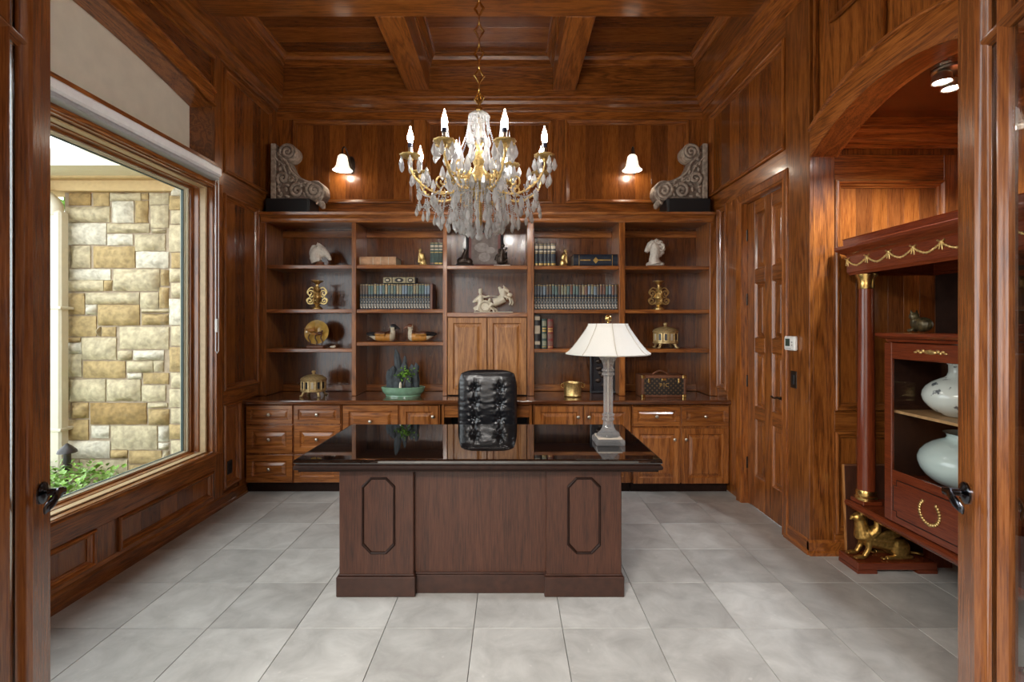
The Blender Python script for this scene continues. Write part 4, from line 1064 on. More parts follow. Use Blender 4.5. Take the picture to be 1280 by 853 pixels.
# ---- alcove spotlight
sp = thing('spotlight_fixture', 'twin head spotlight on the alcove ceiling', 'spotlight', (2.30, 2.62, 2.868))
MB().lathe([(.075, 0), (.075, -.012), (.06, -.02), (.02, -.022)], 24).build('ceiling_plate', 'steel', sp, 40)
for x, y in ((-.055, -.02), (.055, .05)):
    h = MB().tube([(x * .4, y * .4, -.015), (x, y, -.04)], .008, 8).lathe([(.022, -.015), (.04, -.03), (.048, -.07), (.044, -.071), (.036, -.055), (.0, -.05)], 18, c=(x, y, -.01)).build('spot_head', 'steel', sp, 40)
    MB().lathe([(0, -.062), (.036, -.064), (.036, -.066), (0, -.068)], 16, c=(x, y, -.01)).build('lens', 'spot_lens', h)
    d = bpy.data.lights.new('spot_beam', 'SPOT'); d.energy = 75; d.color = (.88, .94, 1.0); d.spot_size = R(140); d.spot_blend = .5; d.shadow_soft_size = .03
    o = bpy.data.objects.new('spot_beam', d); COL.objects.link(o); o.parent = sp; o.location = (x, y, -.085)

# ---- empire showcase in the alcove
sc = thing('showcase', 'mahogany empire showcase with columns, gilt griffin feet and glazed cabinet', 'cabinet', (2.45, 2.6, 0))
Y0, Y1, X0, X1 = 1.97, 3.235, 2.16, 2.78
for y0, y1 in ((3.065, 3.245), (1.955, 2.135)):
    p = wpart(MB().box(2.13, 2.62, y0, y1, .022, .068, .004).box(2.13, 2.25, y0, y1, 0, .022).box(2.50, 2.62, y0, y1, 0, .022), 'plinth', 'mahog_x', sc)
wpart(MB().panel(lambda u, v, n: (u, v, n), X0, X1, Y0, Y1, [(.03, .345), (.018, .355), (.012, .365), (.004, .37), (0, .385), (.004, .40), (.012, .405)]), 'platform', 'mahog_y', sc)
wpart(MB().box(X0 + .47, X1, Y0 + .05, Y0 + .09, 0, .35), 'rear_support', 'mahog_z', sc); wpart(MB().box(X0 + .47, X1, Y1 - .09, Y1 - .05, 0, .35), 'rear_support', 'mahog_z', sc)
for y in (3.155, 2.045):
    wpart(MB().box(2.185, 2.305, y - .06, y + .06, .405, .43, .004), 'column_block', 'mahog_y', sc)
    c = wpart(MB().lathe([(.050, .49), (.050, .8), (.047, 1.2), (.041, 1.76)], 24, c=(2.245, y, 0)), 'column', 'mahog_col', sc, 40) if False else wpart(MB().lathe([(.050, .49), (.050, .8), (.047, 1.2), (.041, 1.76)], 24, c=(2.245, y, 0)), 'column', 'mahog_z', sc, 40)
    MB().lathe([(.062, .43), (.064, .445), (.056, .455), (.060, .47), (.054, .49)], 24, c=(2.245, y, 0)).build('base_ring', 'brass', c, 40)
    MB().lathe([(.042, 1.755), (.047, 1.762), (.045, 1.79), (.050, 1.82), (.060, 1.835), (.062, 1.846)], 24, c=(2.245, y, 0)).build('capital', 'brass', c, 40)
wpart(MB().panel(lambda u, v, n: (u, v, n), 2.12, X1, Y0 - .04, Y1 + .04, [(.06, 1.846), (.055, 1.86), (.05, 1.865), (.05, 1.965), (.045, 1.975), (.03, 1.985), (.012, 2.0), (0, 2.012), (0, 2.03), (.012, 2.035), (.035, 2.04), (.035, 2.075), (.03, 2.08)]), 'entablature', 'mahog_y', sc)
gar = [Y0 + .02 + i * (Y1 - Y0 - .04) / 7 for i in range(8)]
XG = 2.166
for i in range(7):
    a, b = gar[i], gar[i + 1]; mb = MB()
    for k in range(19):
        t = k / 18; mb.ball((XG, a + (b - a) * t, 1.935 - .045 * 4 * t * (1 - t) * .7 + .01 * abs(2 * t - 1)), (.005, .007, .006 + .002 * (k % 2)), 6, 4)
    wpart(mb, 'garland', 'gilt', sc, 80)
for y in gar:
    wpart(MB().ball((XG, y, 1.945), (.006, .010, .010), 8, 6).tube([(XG, y - .022, 1.955), (XG, y, 1.945), (XG, y + .022, 1.957)], .005, 6).tube([(XG, y - .004, 1.94), (XG, y - .008, 1.905)], [.005, .003], 6).tube([(XG, y + .004, 1.94), (XG, y + .012, 1.91)], [.005, .003], 6), 'bow', 'gilt', sc, 60)
# back of the upper stage
wpart(MB().box(X1 - .03, X1, Y0, Y1, .40, 1.85), 'back_panel', 'walnut_edge', sc)
mir = wpart(MB().panel(lambda u, v, n: (X1 - .03 - n, u, v), 2.06, 2.98, 1.50, 1.82, [(0, 0), (0, .02), (.02, .024), (.035, .012)], cap=False), 'mirror_frame', 'mahog_y', sc)
MB().box(X1 - .045, X1 - .036, 2.09, 2.95, 1.53, 1.79).build('mirror', plain('mirror_glass', (.55, .55, .52), .06, metal=1.0, vary=.05), mir)
# glazed cabinet between the columns
GX, G0, G1 = 2.19, 2.27, 2.905
wpart(MB().box(GX, X1 - .03, G0, G0 + .03, .405, 1.43, .002), 'side_panel', 'mahog_z', sc); wpart(MB().box(GX + .01, X1 - .05, G1 - .036, G1 - .0305, .662, 1.42), 'interior_lining', 'walnut_edge', sc); wpart(MB().box(GX, X1 - .03, G1 - .03, G1, .405, 1.43, .002), 'side_panel', 'mahog_z', sc)
wpart(MB().box(GX, X1 - .03, G0 + .03, G1 - .03, .405, .66), 'floor_box', 'mahog_y', sc)
wpart(MB().box(X1 - .05, X1 - .03, G0 + .03, G1 - .03, .66, 1.43), 'interior_back', 'walnut_z', sc)
wpart(MB().panel(lambda u, v, n: (u, v, n), GX - .04, X1 - .03, G0 - .045, G1 + .045, [(.05, 1.425), (.04, 1.432), (.035, 1.445), (.015, 1.452), (0, 1.465), (0, 1.478), (.006, 1.483)]), 'cabinet_top', 'mahog_y', sc)
PG2 = lambda u, v, n: (GX - n, u, v)
dr = wpart(MB().box(GX - .018, GX, G0, G0 + .055, .41, 1.425, .003).box(GX - .018, GX, G1 - .055, G1, .41, 1.425, .003).box(GX - .018, GX, G0 + .055, G1 - .055, 1.335, 1.425, .003).box(GX - .018, GX, G0 + .055, G1 - .055, .41, .705, .003), 'glazed_door', 'mahog_y', sc)
MB().box(GX - .012, GX - .008, G0 + .055, G1 - .055, .705, 1.335).build('pane', 'pane_thin', dr)
no = [(G0 + .10, .45), (G1 - .10, .45), (G1 - .10, .48), (G1 - .075, .48), (G1 - .075, .62), (G1 - .10, .62), (G1 - .10, .655), (G0 + .10, .655), (G0 + .10, .62), (G0 + .075, .62), (G0 + .075, .48), (G0 + .10, .48)]
MB().rings([[(GX - .018 - n, y, z + s) for y, z in no] for n, s in ((0, 0), (.005, .001))], True, False, True).build('notched_panel', 'mahog_y', dr)
MB().tube([(GX - .023, y, z) for y, z in no], .0028, 4, closed=True).build('panel_outline', 'walnut_edge', dr)
wr_ = MB()
for sgn in (-1, 1):
    for k in range(11):
        a = R(-90 + sgn * (8 + k * 13)); wr_.ball((GX - .026, 2.585 + .062 * math.cos(a), .555 + .062 * math.sin(a)), (.005, .012, .008), 6, 4, rot=Matrix.Rotation(a + sgn * .6, 3, 'X'))
wr_.ball((GX - .026, 2.585, .49), (.005, .014, .009), 6, 4).build('wreath', 'gilt', dr, 80)
orn = MB().ball((GX - .02, 2.585, 1.385), (.005, .045, .012), 10, 6)
for s in (-1, 1):
    for k in range(4): orn.ball((GX - .02, 2.585 + s * (.045 + .016 * k), 1.385 + .004 * (-1) ** k), (.005, .012, .010 - .0015 * k), 6, 4)
orn.build('ornament', 'gilt', dr, 80)
wpart(MB().box(GX + .012, X1 - .05, G0 + .03, G1 - .03, 1.025, 1.04), 'shelf', plain('pale_shelf_edge', (.42, .26, .12), .35, vary=.15), sc)
# griffin feet
def griffin(y):
    g = MB()
    g.tube([(2.40, y, .15), (2.33, y, .165), (2.26, y, .185), (2.225, y, .21), (2.215, y, .26), (2.205, y, .30)], [.055, .052, .058, .056, .040, .032], 12)
    g.ball((2.195, y, .315), (.036, .030, .030)); g.tube([(2.18, y, .317), (2.155, y, .315), (2.143, y, .300)], [.02, .014, .005], 8)
    for s in (-1, 1):
        g.tube([(2.205, y + s * .018, .335), (2.212, y + s * .022, .362)], [.010, .003], 6)
        g.tube([(2.24, y + s * .03, .19), (2.235, y + s * .036, .13), (2.21, y + s * .036, .085)], [.026, .017, .014], 8)
        g.ball((2.185, y + s * .036, .080), (.034, .019, .013))
        for t in (-1, 0, 1): g.ball((2.155, y + s * .036 + t * .011, .077), (.012, .006, .009), 8, 6)
        g.ball((2.43, y + s * .040, .135), (.060, .028, .062)); g.ball((2.45, y + s * .044, .085), (.06, .022, .018))
        g.tube([(2.44, y + s * .045, .082), (2.37, y + s * .048, .080), (2.335, y + s * .048, .078)], [.018, .015, .014], 8)
        for t in (-1, 0, 1): g.ball((2.318, y + s * .048 + t * .010, .076), (.012, .006, .008), 8, 6)
        g.tube(bez([(2.24, y + s * .045, .22), (2.27, y + s * .058, .26), (2.275, y + s * .055, .31), (2.262, y + s * .045, .335)], 4), [.026] * 5 + [.02] * 5 + [.010] * 3, 8)
        for k in range(5):
            g.tube([(2.26 + .01 * k, y + s * .05, .20 + .005 * k), (2.36 + .022 * k, y + s * .05, .19 + .024 * k), (2.43 + .016 * k, y + s * .045, .19 + .032 * k)], [.014, .012, .006], 6)
    g.ball((2.41, y, .14), (.075, .048, .058)); g.tube([(2.48, y, .10), (2.53, y + .02, .085), (2.58, y - .01, .088), (2.60, y, .078)], [.014, .010, .008, .010], 6)
    me = blob(g, .0045, 'old_gold', 2, name='griffin')
    o = put('griffin_foot', me, sc); o.location = -Vector(sc.location)
griffin(3.155); griffin(2.045)

# ------------------------------------------------------------------ things on the shelves
YI = 4.90
ix = lambda px: (px - CX) * YI / F
S = YI / F                                            # metres per photo pixel on the shelves
ORD = ['first', 'second', 'third', 'fourth', 'fifth', 'sixth', 'seventh', 'eighth', 'ninth', 'tenth', 'eleventh', 'twelfth', 'thirteenth', 'fourteenth',
       'fifteenth', 'sixteenth', 'seventeenth', 'eighteenth', 'nineteenth', 'twentieth', 'twenty-first', 'twenty-second', 'twenty-third', 'twenty-fourth', 'twenty-fifth', 'twenty-sixth', 'twenty-seventh', 'twenty-eighth']

def book(label, x, z, w, h, dep, cover, bands, group, y=None):
    """standing book, spine to the room; bands = (z0, z1, material) as shares of the height"""
    y = YU + .05 if y is None else y
    b = thing('book', label, 'book', (x + w / 2, y + dep / 2, z), group=group)
    hw, hd = w / 2 - .0004, dep / 2
    n = 5; prof = [(-hw, hd), (-hw, -hd + .004)] + [(-hw * math.cos(math.pi * k / n), -hd + .004 - .005 * math.sin(math.pi * k / n)) for k in range(1, n)] + [(hw, -hd + .004), (hw, hd), (hw - .0025, hd), (hw - .0025, -hd + .008), (-hw + .0025, -hd + .008), (-hw + .0025, hd)]
    MB().prism(prof, 0, h, 'z').build('cover', cover, b, 40)
    MB().box(-hw + .0026, hw - .0026, -hd + .0085, hd - .004, .003, h - .003).build('page_block', 'paper', b)
    for z0, z1, m in bands:
        k2 = 7
        arc = [(-hw * .97 * math.cos(math.pi * k / k2), -hd + .0042 - .0058 * math.sin(math.pi * k / k2)) for k in range(k2 + 1)]
        MB().prism(arc, h * z0, h * z1, 'z').build('spine_band', m, b, 40)
    return b
labs = ['lab_tan', 'lab_teal', 'lab_sky', 'lab_olive', 'lab_teal', 'lab_tan', 'lab_sky', 'lab_slateblue', 'lab_teal', 'lab_olive']
def set_bands(lab): return [(.05, .42, 'gilt_spine'), (.47, .485, 'gold_leaf'), (.60, .93, lab), (.95, .97, 'gold_leaf')]
# long row in the second bay
n, x0, x1 = 26, ux(447.5), ux(540)
w = (x1 - x0) / n; rb_ = random.Random(4)
for i in range(n):
    h = .248 + rb_.uniform(-.004, .004)
    lab = 'lab_brown' if i < 3 else rb_.choice(labs)
    last = i == n - 1
    book(f'{ORD[i]} gilt-tooled volume from the left in the row above the duck decoys' if not last else 'burgundy-covered last volume at the end of the row above the duck decoys',
         x0 + i * w, 1.684, w, h + (.004 if last else 0), .19, 'burgundy' if last else 'navy', [(.03, .97, 'lab_rust')] if last else set_bands(lab), 'encyclopaedia row above the ducks')
# long row in the fourth bay
n, x0, x1 = 28, ux(668), ux(773.5); w = (x1 - x0) / n
for i in range(n):
    h = .246 + rb_.uniform(-.004, .004)
    lab = 'lab_slateblue' if i < 3 else rb_.choice(['lab_tan', 'lab_rust', 'lab_brown', 'lab_teal', 'lab_sky', 'lab_olive', 'lab_rust', 'lab_brown'])
    book(f'{ORD[i]} dark volume from the left in the long row above the lamp shade', x0 + i * w, 1.68, w, h, .19, 'navy', set_bands(lab), 'encyclopaedia row above the lamp')
# three green books, top of second bay
x0, x1 = ux(536.5), ux(552.5); w = (x1 - x0) / 3
for i in range(3):
    book(f'{ORD[i]} of three tall green books beside the small gilt figure', x0 + i * w, 2.110, w, .225, .17, 'green_lea', [(.06, .12, 'lab_rust' if i == 0 else 'gold_leaf'), (.55, .58, 'gold_leaf'), (.66, .72, 'cream_pale'), (.78, .88, 'cream_pale'), (.95, .97, 'gold_leaf')], 'green books in the second bay')
# five navy books, top of fourth bay
x0, x1 = ux(668.5), ux(695.5); ws = [.2, .23, .17, .16, .24]; x = x0
for i in range(5):
    w = ws[i] * (x1 - x0)
    book(f'{ORD[i]} of five navy books with silver titles on the top shelf', x, 2.102, w, .222, .17, 'navy', [(.05, .13, 'gold_leaf'), (.17, .19, 'lab_teal'), (.56, .58, 'gold_leaf'), (.62, .68, 'cream_pale'), (.76, .90, 'cream_pale'), (.95, .97, 'gold_leaf')], 'navy books in the fourth bay'); x += w
# three books behind the lamp shade
for px0, px1, h, cov, bands, lab in ((668, 676, .33, 'dark_lea', [(.12, .22, 'cream_pale'), (.44, .68, 'cream_pale'), (.84, .95, 'cream_pale')], 'tall dark book with cream emblems on its spine'),
        (677.6, 684, .29, 'green_lea', [(.05, .07, 'gold_leaf'), (.10, .26, 'lab_olive'), (.34, .5, 'lab_olive'), (.57, .62, 'gold_leaf'), (.66, .70, 'gold_leaf'), (.76, .93, 'lab_olive')], 'green leather book standing beside a red one'),
        (685, 692, .285, 'red_lea', [(.05, .07, 'gold_leaf'), (.10, .26, 'lab_rust'), (.34, .5, 'lab_rust'), (.57, .62, 'gold_leaf'), (.66, .70, 'gold_leaf'), (.76, .93, 'lab_rust')], 'red leather book beside the green one')):
    book(lab, ux(px0), 1.302, ux(px1) - ux(px0), h, .2, cov, bands, 'three volumes beside the lamp shade')

def lying_book(label, x0, x1, z, h, dep, cover, marks, pages='paper'):
    b = thing('book', label, 'book', ((x0 + x1) / 2, YU + .06 + dep / 2, z)); hx, hd = (x1 - x0) / 2, dep / 2
    prof = [(hd, 0), (-hd + .01, 0), (-hd + .003, h * .12), (-hd, h * .35), (-hd, h * .65), (-hd + .003, h * .88), (-hd + .01, h), (hd, h), (hd, h - .004), (-hd + .014, h - .004), (-hd + .014, .004), (hd, .004)]
    MB().prism([(u, v) for u, v in prof], -hx, hx, 'x').build('cover', cover, b, 40)
    MB().box(-hx + .005, hx - .005, -hd + .015, hd - .008, .0045, h - .0045).build('page_block', pages, b)
    for a, c, q0, q1, m in marks: MB().box(-hx + 2 * hx * a, -hx + 2 * hx * c, -hd - .002, -hd + .004, h * q0, h * q1, .0008).build('spine_mark', m, b)
    return b
lying_book('thick tan vellum book lying flat on the top shelf', ux(446.5), ux(493), 2.110, .088, .26, 'vellum', [(.37, .385, .08, .92, 'cream_pale'), (.58, .595, .08, .92, 'cream_pale'), (.79, .805, .08, .92, 'cream_pale'), (.03, .045, .08, .92, 'cream_pale')])
bb = lying_book('big navy book with gold spine lying flat beside the chess knight bay', ux(718), ux(774), 2.102, .118, .25, 'navy', [(.12, .13, .05, .95, 'gold_leaf'), (.87, .88, .05, .95, 'gold_leaf'), (.15, .38, .47, .56, 'gold_leaf'), (.56, .84, .47, .56, 'gold_leaf')])
MB().rings([[(dx * k, -.125 - n, .059 + dz * k) for dx, dz in ((-.026, 0), (0, -.032), (.026, 0), (0, .032))] for k, n in ((1, 0), (1, .003))], True, False, True).build('spine_mark', 'gold_leaf', bb)
# ornate lying box on top of the left row
ob = thing('ornate_box', 'black and gilt box with three cartouches lying on the book row', 'box', (ux(497.5), YU + .12, 1.9365))
MB().box(-.158, .16, -.06, .06, 0, .062, .004).build('body', 'dark_lea', ob)
for a, b in ((-.156, -.072), (-.066, .062), (.068, .15)):
    c = MB().box(a, b, -.066, -.058, .003, .059, .003).build('cartouche', plain('cartouche_gilt', (.34, .29, .17), .45, vary=.3, nscale=120), ob)
    m_ = (a + b) / 2
    MB().ball((m_, -.066, .031), ((b - a) * .34, .004, .022), 14, 6).build('oval', 'dark_lea', c, 60)
    MB().ball((m_, -.069, .031), (.017, .004, .012), 8, 6).build('rosette', 'cream_pale', c, 60)

# ---- white horse bust on wooden base
def bust(label, x, z, face, mb_, base, mat='stone_white', name='horse_bust', voxel=.004):
    t = thing(name, label, 'figurine', (x, YI + .02, z))
    put('bust', blob(mb_, voxel, mat, 2, name=name), t)
    base.build('base', 'canvas_trim', t, 40)
    return t
g = MB()
g.tube([(-.03, 0, .035), (-.045, 0, .08), (-.04, 0, .13), (-.01, 0, .17)], [.052, .056, .052, .045], 12)
g.tube([(-.02, 0, .175), (.03, 0, .15), (.075, 0, .105), (.098, 0, .075)], [.046, .042, .028, .020], 12)
g.ball((.098, 0, .070), (.018, .018, .016)); g.ball((.03, 0, .118), (.035, .032, .034))
for k in range(9): g.ball((-.05 - .03 * math.sin(k * .36), 0, .05 + .018 * k), (.028, .018, .016))
for s in (-1, 1): g.tube([(-.02, s * .018, .20), (-.012, s * .024, .235)], [.012, .003], 6); g.ball((.02, s * .036, .158), (.010, .008, .008), 8, 6)
for k in range(5): g.ball((-.01 + .012 * k, 0, .215 - .009 * k), (.018, .016, .012))
t = bust('white horse head bust on a wooden base facing right', ix(399), 2.110, 1, g, MB().lathe([(.05, 0), (.05, .01), (.04, .02), (.038, .04)], 20))
MB().ball((.026, -.038, .160), (.006, .004, .005), 8, 6).build('eye', 'dark_lea', t)
# ---- chess knight style horse
g = MB()
g.tube([(0, 0, .03), (-.01, 0, .08), (.0, 0, .13), (.0, 0, .18), (-.015, 0, .225)], [.065, .05, .048, .052, .045], 12)
g.tube([(-.01, 0, .235), (-.045, 0, .215), (-.075, 0, .175), (-.088, 0, .148)], [.042, .038, .026, .020], 12)
for k in range(7):
    a = R(115 - 30 * k); g.ball((.02 + .058 * math.cos(a), 0, .185 + .07 * math.sin(a)), (.026, .026, .022))
for s in (-1, 1): g.tube([(.0, s * .02, .26), (.012, s * .026, .28)], [.014, .004], 6); g.tube(spiral((.045, .19), .045, .008, R(120), -1.3, 18, y=s * .03), .010, 6); g.ball((-.045, s * .036, .222), (.009, .006, .007), 8, 6)
g.ball((0, 0, .03), (.085, .05, .03)); g.ball((-.055, 0, .028), (.035, .045, .024)); g.ball((.055, 0, .028), (.035, .045, .024))
t = bust('white chess knight style horse head facing left', ix(819.5), 2.100, -1, g, MB().box(-.09, .09, -.055, .055, 0, .012, .003))

# ---- scrolled brass candle urns
def urn(label, px, z, s):
    u = thing('candle_urn', label, 'candle holder', (ix(px), YI, z), group='scrolled brass candle urns'); u.scale = (s, s, s)
    MB().lathe([(.045, 0), (.046, .012), (.03, .022), (.018, .035), (.026, .045), (.014, .06), (.022, .08), (.038, .10), (.034, .125), (.018, .15), (.026, .165), (.015, .185), (.014, .215), (.026, .23), (.052, .243), (.05, .25), (.02, .245)], 20).build('stem', 'gilt', u, 40)
    for k in range(4):
        a = R(90 * k)
        T = Matrix.Rotation(a, 4, 'Z')
        mb = MB().tube([(p[0], p[1], p[2]) for p in spiral((.062, .075), .030, .006, R(200), 1.4, 26)], .007, 6, T=T).tube(spiral((.058, .14), .034, .006, R(260), -1.4, 26), .007, 6, T=T).tube(bez([(.02, 0, .055), (.07, 0, .05), (.09, 0, .085), (.06, 0, .11), (.085, 0, .15), (.055, 0, .19), (.02, 0, .18)], 5), .006, 6, T=T)
        mb.build('scroll_arm', 'gilt', u, 60)
urn('scrolled brass candle urn on the shelf below the horse bust', 396.5, 1.684, 1.13)
urn('scrolled brass candle urn on the shelf below the chess knight', 823.5, 1.68, 1.13)

# ---- decorative plate on stand
p = thing('display_plate', 'amber plate painted with birds on a small stand', 'plate', (ix(394.5), YI + .02, 1.305))
T = Matrix.Translation((0, .02, .155)) @ Matrix.Rotation(R(82), 4, 'X')
MB().lathe([(0, -.008), (.07, -.006), (.085, .004), (.118, .014), (.120, .018), (.085, .010), (.07, 0), (0, 0)], 36, T=T).build('plate', 'plate_gold', p, 50)
for sx, sz, sc_, m in ((-.045, .175, 1.0, 'amber'), (.035, .145, .85, 'umber'), (-.005, .135, .7, 'amber')):
    mb = MB().ball((sx, -.012, sz), (.038 * sc_, .010, .020 * sc_), 10, 6).ball((sx + .03 * sc_, -.012, sz + .025 * sc_), (.013 * sc_, .009, .012 * sc_), 8, 6).tube([(sx - .03 * sc_, -.012, sz), (sx - .07 * sc_, -.012, sz + .018 * sc_)], [.010 * sc_, .003], 6)
    mb.build('painted_bird', m, p, 60)
MB().box(-.085, .085, -.045, .045, 0, .028, .006).build('stand', 'canvas_trim', p)
for sx in (-.06, 0.005, .06): MB().tube(bez([(sx, -.03, .02), (sx + .012, -.03, .06), (sx - .008, -.026, .10), (sx, -.018, .135)], 5), .006, 6).build('stand_prong', 'umber', p, 60)
tag(MB().ball((0, 0, .012), (.03, .02, .012), 12, 8).ball((.018, 0, .018), (.012, .012, .012), 8, 6).build('small_shell', 'ivory', None, 60, loc=(ix(416), YI, 1.305)), 'tiny pale shell beside the bird plate', 'shell')

# ---- round gilt caskets
def casket(label, x, y, z, s):
    c = thing('gilt_casket', label, 'box', (x, y, z), group='round gilt caskets'); c.scale = (s, s, s)
    MB().lathe([(.118, .05), (.126, .055), (.126, .066), (.116, .07), (.116, .158), (.126, .163), (.130, .176), (.122, .18)], 32).build('body', 'gilt_cream', c, 40)
    MB().lathe([(.126, .181), (.122, .188), (.10, .203), (.065, .216), (.03, .223), (.016, .226), (.012, .234), (.020, .242), (.021, .254), (.012, .264), (0, .266)], 32).build('lid', 'gilt_cream', c, 40)
    for k in range(12):
        a = 2 * math.pi * (k + .5) / 12
        o = MB().box(-.012, .012, -.003, .003, .084, .150, .002).build('window_panel', 'frame_black' if k % 3 else 'cream_pale', c); o.location = (.116 * math.cos(a), .116 * math.sin(a), 0); o.rotation_euler = (0, 0, a + R(90))
    for k in range(12):
        a = 2 * math.pi * k / 12
        o = MB().lathe([(.006, .07), (.006, .158)], 6).build('colonnette', 'gilt_cream', c, 40); o.location = (.119 * math.cos(a), .119 * math.sin(a), 0)
    for k in range(4):
        a = R(45 + 90 * k); MB().tube([(.095 * math.cos(a), .095 * math.sin(a), .055), (.11 * math.cos(a), .11 * math.sin(a), .035), (.118 * math.cos(a), .118 * math.sin(a), .014)], [.02, .014, .012], 8).ball((.128 * math.cos(a), .128 * math.sin(a), .011), (.02, .02, .011), 8, 6).build('paw_foot', 'gilt_cream', c, 60)
casket('round gilt casket with domed lid standing on the worktop', PX(391, 4.78), 4.80, .85, .93)
casket('round gilt casket with domed lid on the shelf beside the lamp shade', ix(833), 4.93, 1.302, .96)

# ---- duck decoys
def duck(label, px, face, headmat, mats):
    d = thing('duck_decoy', label, 'decoy', (ix(px), YI, 1.368), group='duck decoys')
    f = face
    g = MB().ball((0, 0, .05), (.115, .055, .05)).ball((f * .06, 0, .05), (.06, .05, .05)).tube([(-f * .08, 0, .06), (-f * .135, 0, .075), (-f * .165, 0, .08)], [.04, .022, .006], 10)
    g.tube([(f * .085, 0, .05), (f * .098, 0, .09), (f * .09, 0, .125)], [.034, .022, .022], 10).ball((f * .10, 0, .145), (.036, .028, .030)).tube([(f * .125, 0, .145), (f * .165, 0, .125)], [.016, .006], 8)
    for s in (-1, 1): g.tube([(f * .03, s * .045, .075), (-f * .05, s * .048, .08), (-f * .13, s * .02, .085)], [.022, .022, .006], 8)
    def mf(c):
        x, z = f * c[0], c[2]
        if x > .135: return 4
        if z > .115: return 1 if (x > .075 and z > .14) or x > .115 else 2
        if x > .075: return 2
        if x < -.07: return 3 if z > .055 else 2
        return 0 if z < .078 else 5
    put('body', blob(g, .0045, mats, 2, mf, 'duck'), d)
duck('painted duck decoy with black head facing right', 479, 1, None, ['amber', 'dark_lea', 'cream_pale', 'dark_lea', 'dark_lea', 'umber'])
duck('painted duck decoy with russet head facing left', 525, -1, None, ['amber', 'canvas_trim', 'cream_pale', 'dark_lea', 'canvas_trim', 'umber'])

# ---- rock landscape tray
r = thing('rock_landscape', 'miniature slate rock landscape in an oval green tray', 'planter', (PX(503.5, 4.78), 4.80, .85))
MB().lathe([(.165, 0), (.17, .012), (.166, .016), (.185, .028), (.200, .050), (.205, .072), (.212, .088), (.204, .092), (.19, .084), (.16, .08), (0, .08)], 40, sy=.62).build('tray', 'celadon', r, 50)
rk = random.Random(6)
for x, y, w, h, ln in ((-.04, .02, .05, .36, -.03), (-.10, .0, .05, .21, 0), (.01, .0, .06, .24, 0), (.06, .02, .05, .22, .02), (.11, .02, .045, .23, .015), (-.13, .02, .045, .17, -.01), (-.045, -.03, .05, .15, 0), (.055, -.045, .055, .13, 0), (.12, -.02, .04, .15, 0), (-.01, .035, .035, .30, .02)):
    rr = []
    for k, (q, s_) in enumerate(((0, 1), (.3, .95), (.65, .8), (.88, .62), (1, .25))):
        rr.append([(x + ln * q + w * s_ * (.92 + .38 * noise.noise((x * 30 + i, k * 1.7, w * 90))) * math.cos(a), y + w * s_ * .55 * (.8 + .25 * noise.noise((k * 2.3, x * 20, i * 1.3))) * math.sin(a), .078 + (h) * q + .02 * noise.noise((i * 2.1, x * 40, k))) for i, a in enumerate([2 * math.pi * j / 7 for j in range(7)])])
    MB().rings(rr).build('rock', 'slate', r)
pp = [(rk.gauss(.045, .035), -.05 + rk.uniform(-.03, .02), .21 + rk.gauss(0, .028)) for _ in range(90)] + [(rk.gauss(-.03, .03), -.05, .20 + rk.gauss(0, .015)) for _ in range(25)]
o = foliage(pp, .028, 8).build('leaves', plain('bonsai_leaf', (.20, .40, .05), .45, vary=.4), r); o['kind'] = 'stuff'
MB().tube([(.02, -.06, .09), (.03, -.06, .15), (.05, -.06, .20)], [.007, .006, .004], 6).build('stem', 'bark', r)
MB().lathe([(.014, .08), (.013, .12), (.006, .145)], 8, c=(-.005, -.10, 0)).build('tiny_pagoda', 'ivory', r)

# ---- picture and bronzes in the middle bay
pf = thing('framed_print', 'framed grey print with pink mount leaning in the middle bay', 'picture', (PX(605.5, 5.06), 5.07, 2.104)); pf.rotation_euler = (R(-7), 0, 0)
PF2 = lambda u, v, n: (u, -n, v)
MB().panel(PF2, -.19, .19, 0, .40, [(0, -.018), (0, .012), (.006, .016), (.022, .012), (.028, .004)], cap=False).box(-.19, .19, .010, .018, 0, .40).build('frame', 'frame_black', pf)
MB().box(-.164, .164, -.003, .008, .026, .374).build('mount', 'mat_pink', pf)
MB().box(-.135, .135, -.0045, -.002, .045, .36).build('print', 'print_grey', pf)
MB().ball((-.03, -.0045, .22), (.075, .001, .05), 14, 6).ball((.06, -.0045, .19), (.05, .001, .035), 12, 6).ball((.0, -.0045, .12), (.06, .001, .05), 12, 6).build('pale_shape', 'print_pale', pf)
br = thing('bronze_group', 'low black bronze animal group at the foot of the print', 'figurine', (PX(581, 4.9), 4.90, 2.104))
g = MB().ball((0, 0, .02), (.09, .05, .022)).ball((-.03, 0, .055), (.05, .035, .04)).ball((.035, 0, .05), (.045, .035, .035)).tube([(-.01, 0, .07), (0, 0, .12), (.01, 0, .15)], [.034, .024, .018], 8).ball((.012, 0, .155), (.024, .018, .018)).tube([(.0, .01, .16), (-.02, .012, .19)], [.008, .003], 6).tube([(.02, -.01, .16), (.035, -.012, .19)], [.008, .003], 6)
put('body', blob(g, .005, 'bronze', 2, name='bronze_group'), br)
MB().box(-.09, .09, -.05, .05, 0, .012, .003).build('base', 'dark_lea', br)
br = thing('bronze_figure', 'dark bronze leafy figure on a pale base beside the print', 'figurine', (PX(627, 4.9), 4.90, 2.104))
g = MB().ball((0, 0, .05), (.05, .035, .035)).tube([(0, 0, .05), (.0, 0, .11), (.01, 0, .17)], [.034, .03, .024], 8).ball((.012, 0, .205), (.02, .02, .022)).tube([(0, 0, .13), (.045, 0, .12), (.05, 0, .075)], [.016, .012, .012], 8).tube([(0, 0, .14), (-.045, 0, .11), (-.055, 0, .06)], [.016, .014, .02], 8)
for k in range(10): g.ball((.045 * math.cos(k * 2.1), -.02, .05 + .014 * k), .014, 8, 6)
put('body', blob(g, .005, 'bronze', 2, name='bronze_figure'), br)
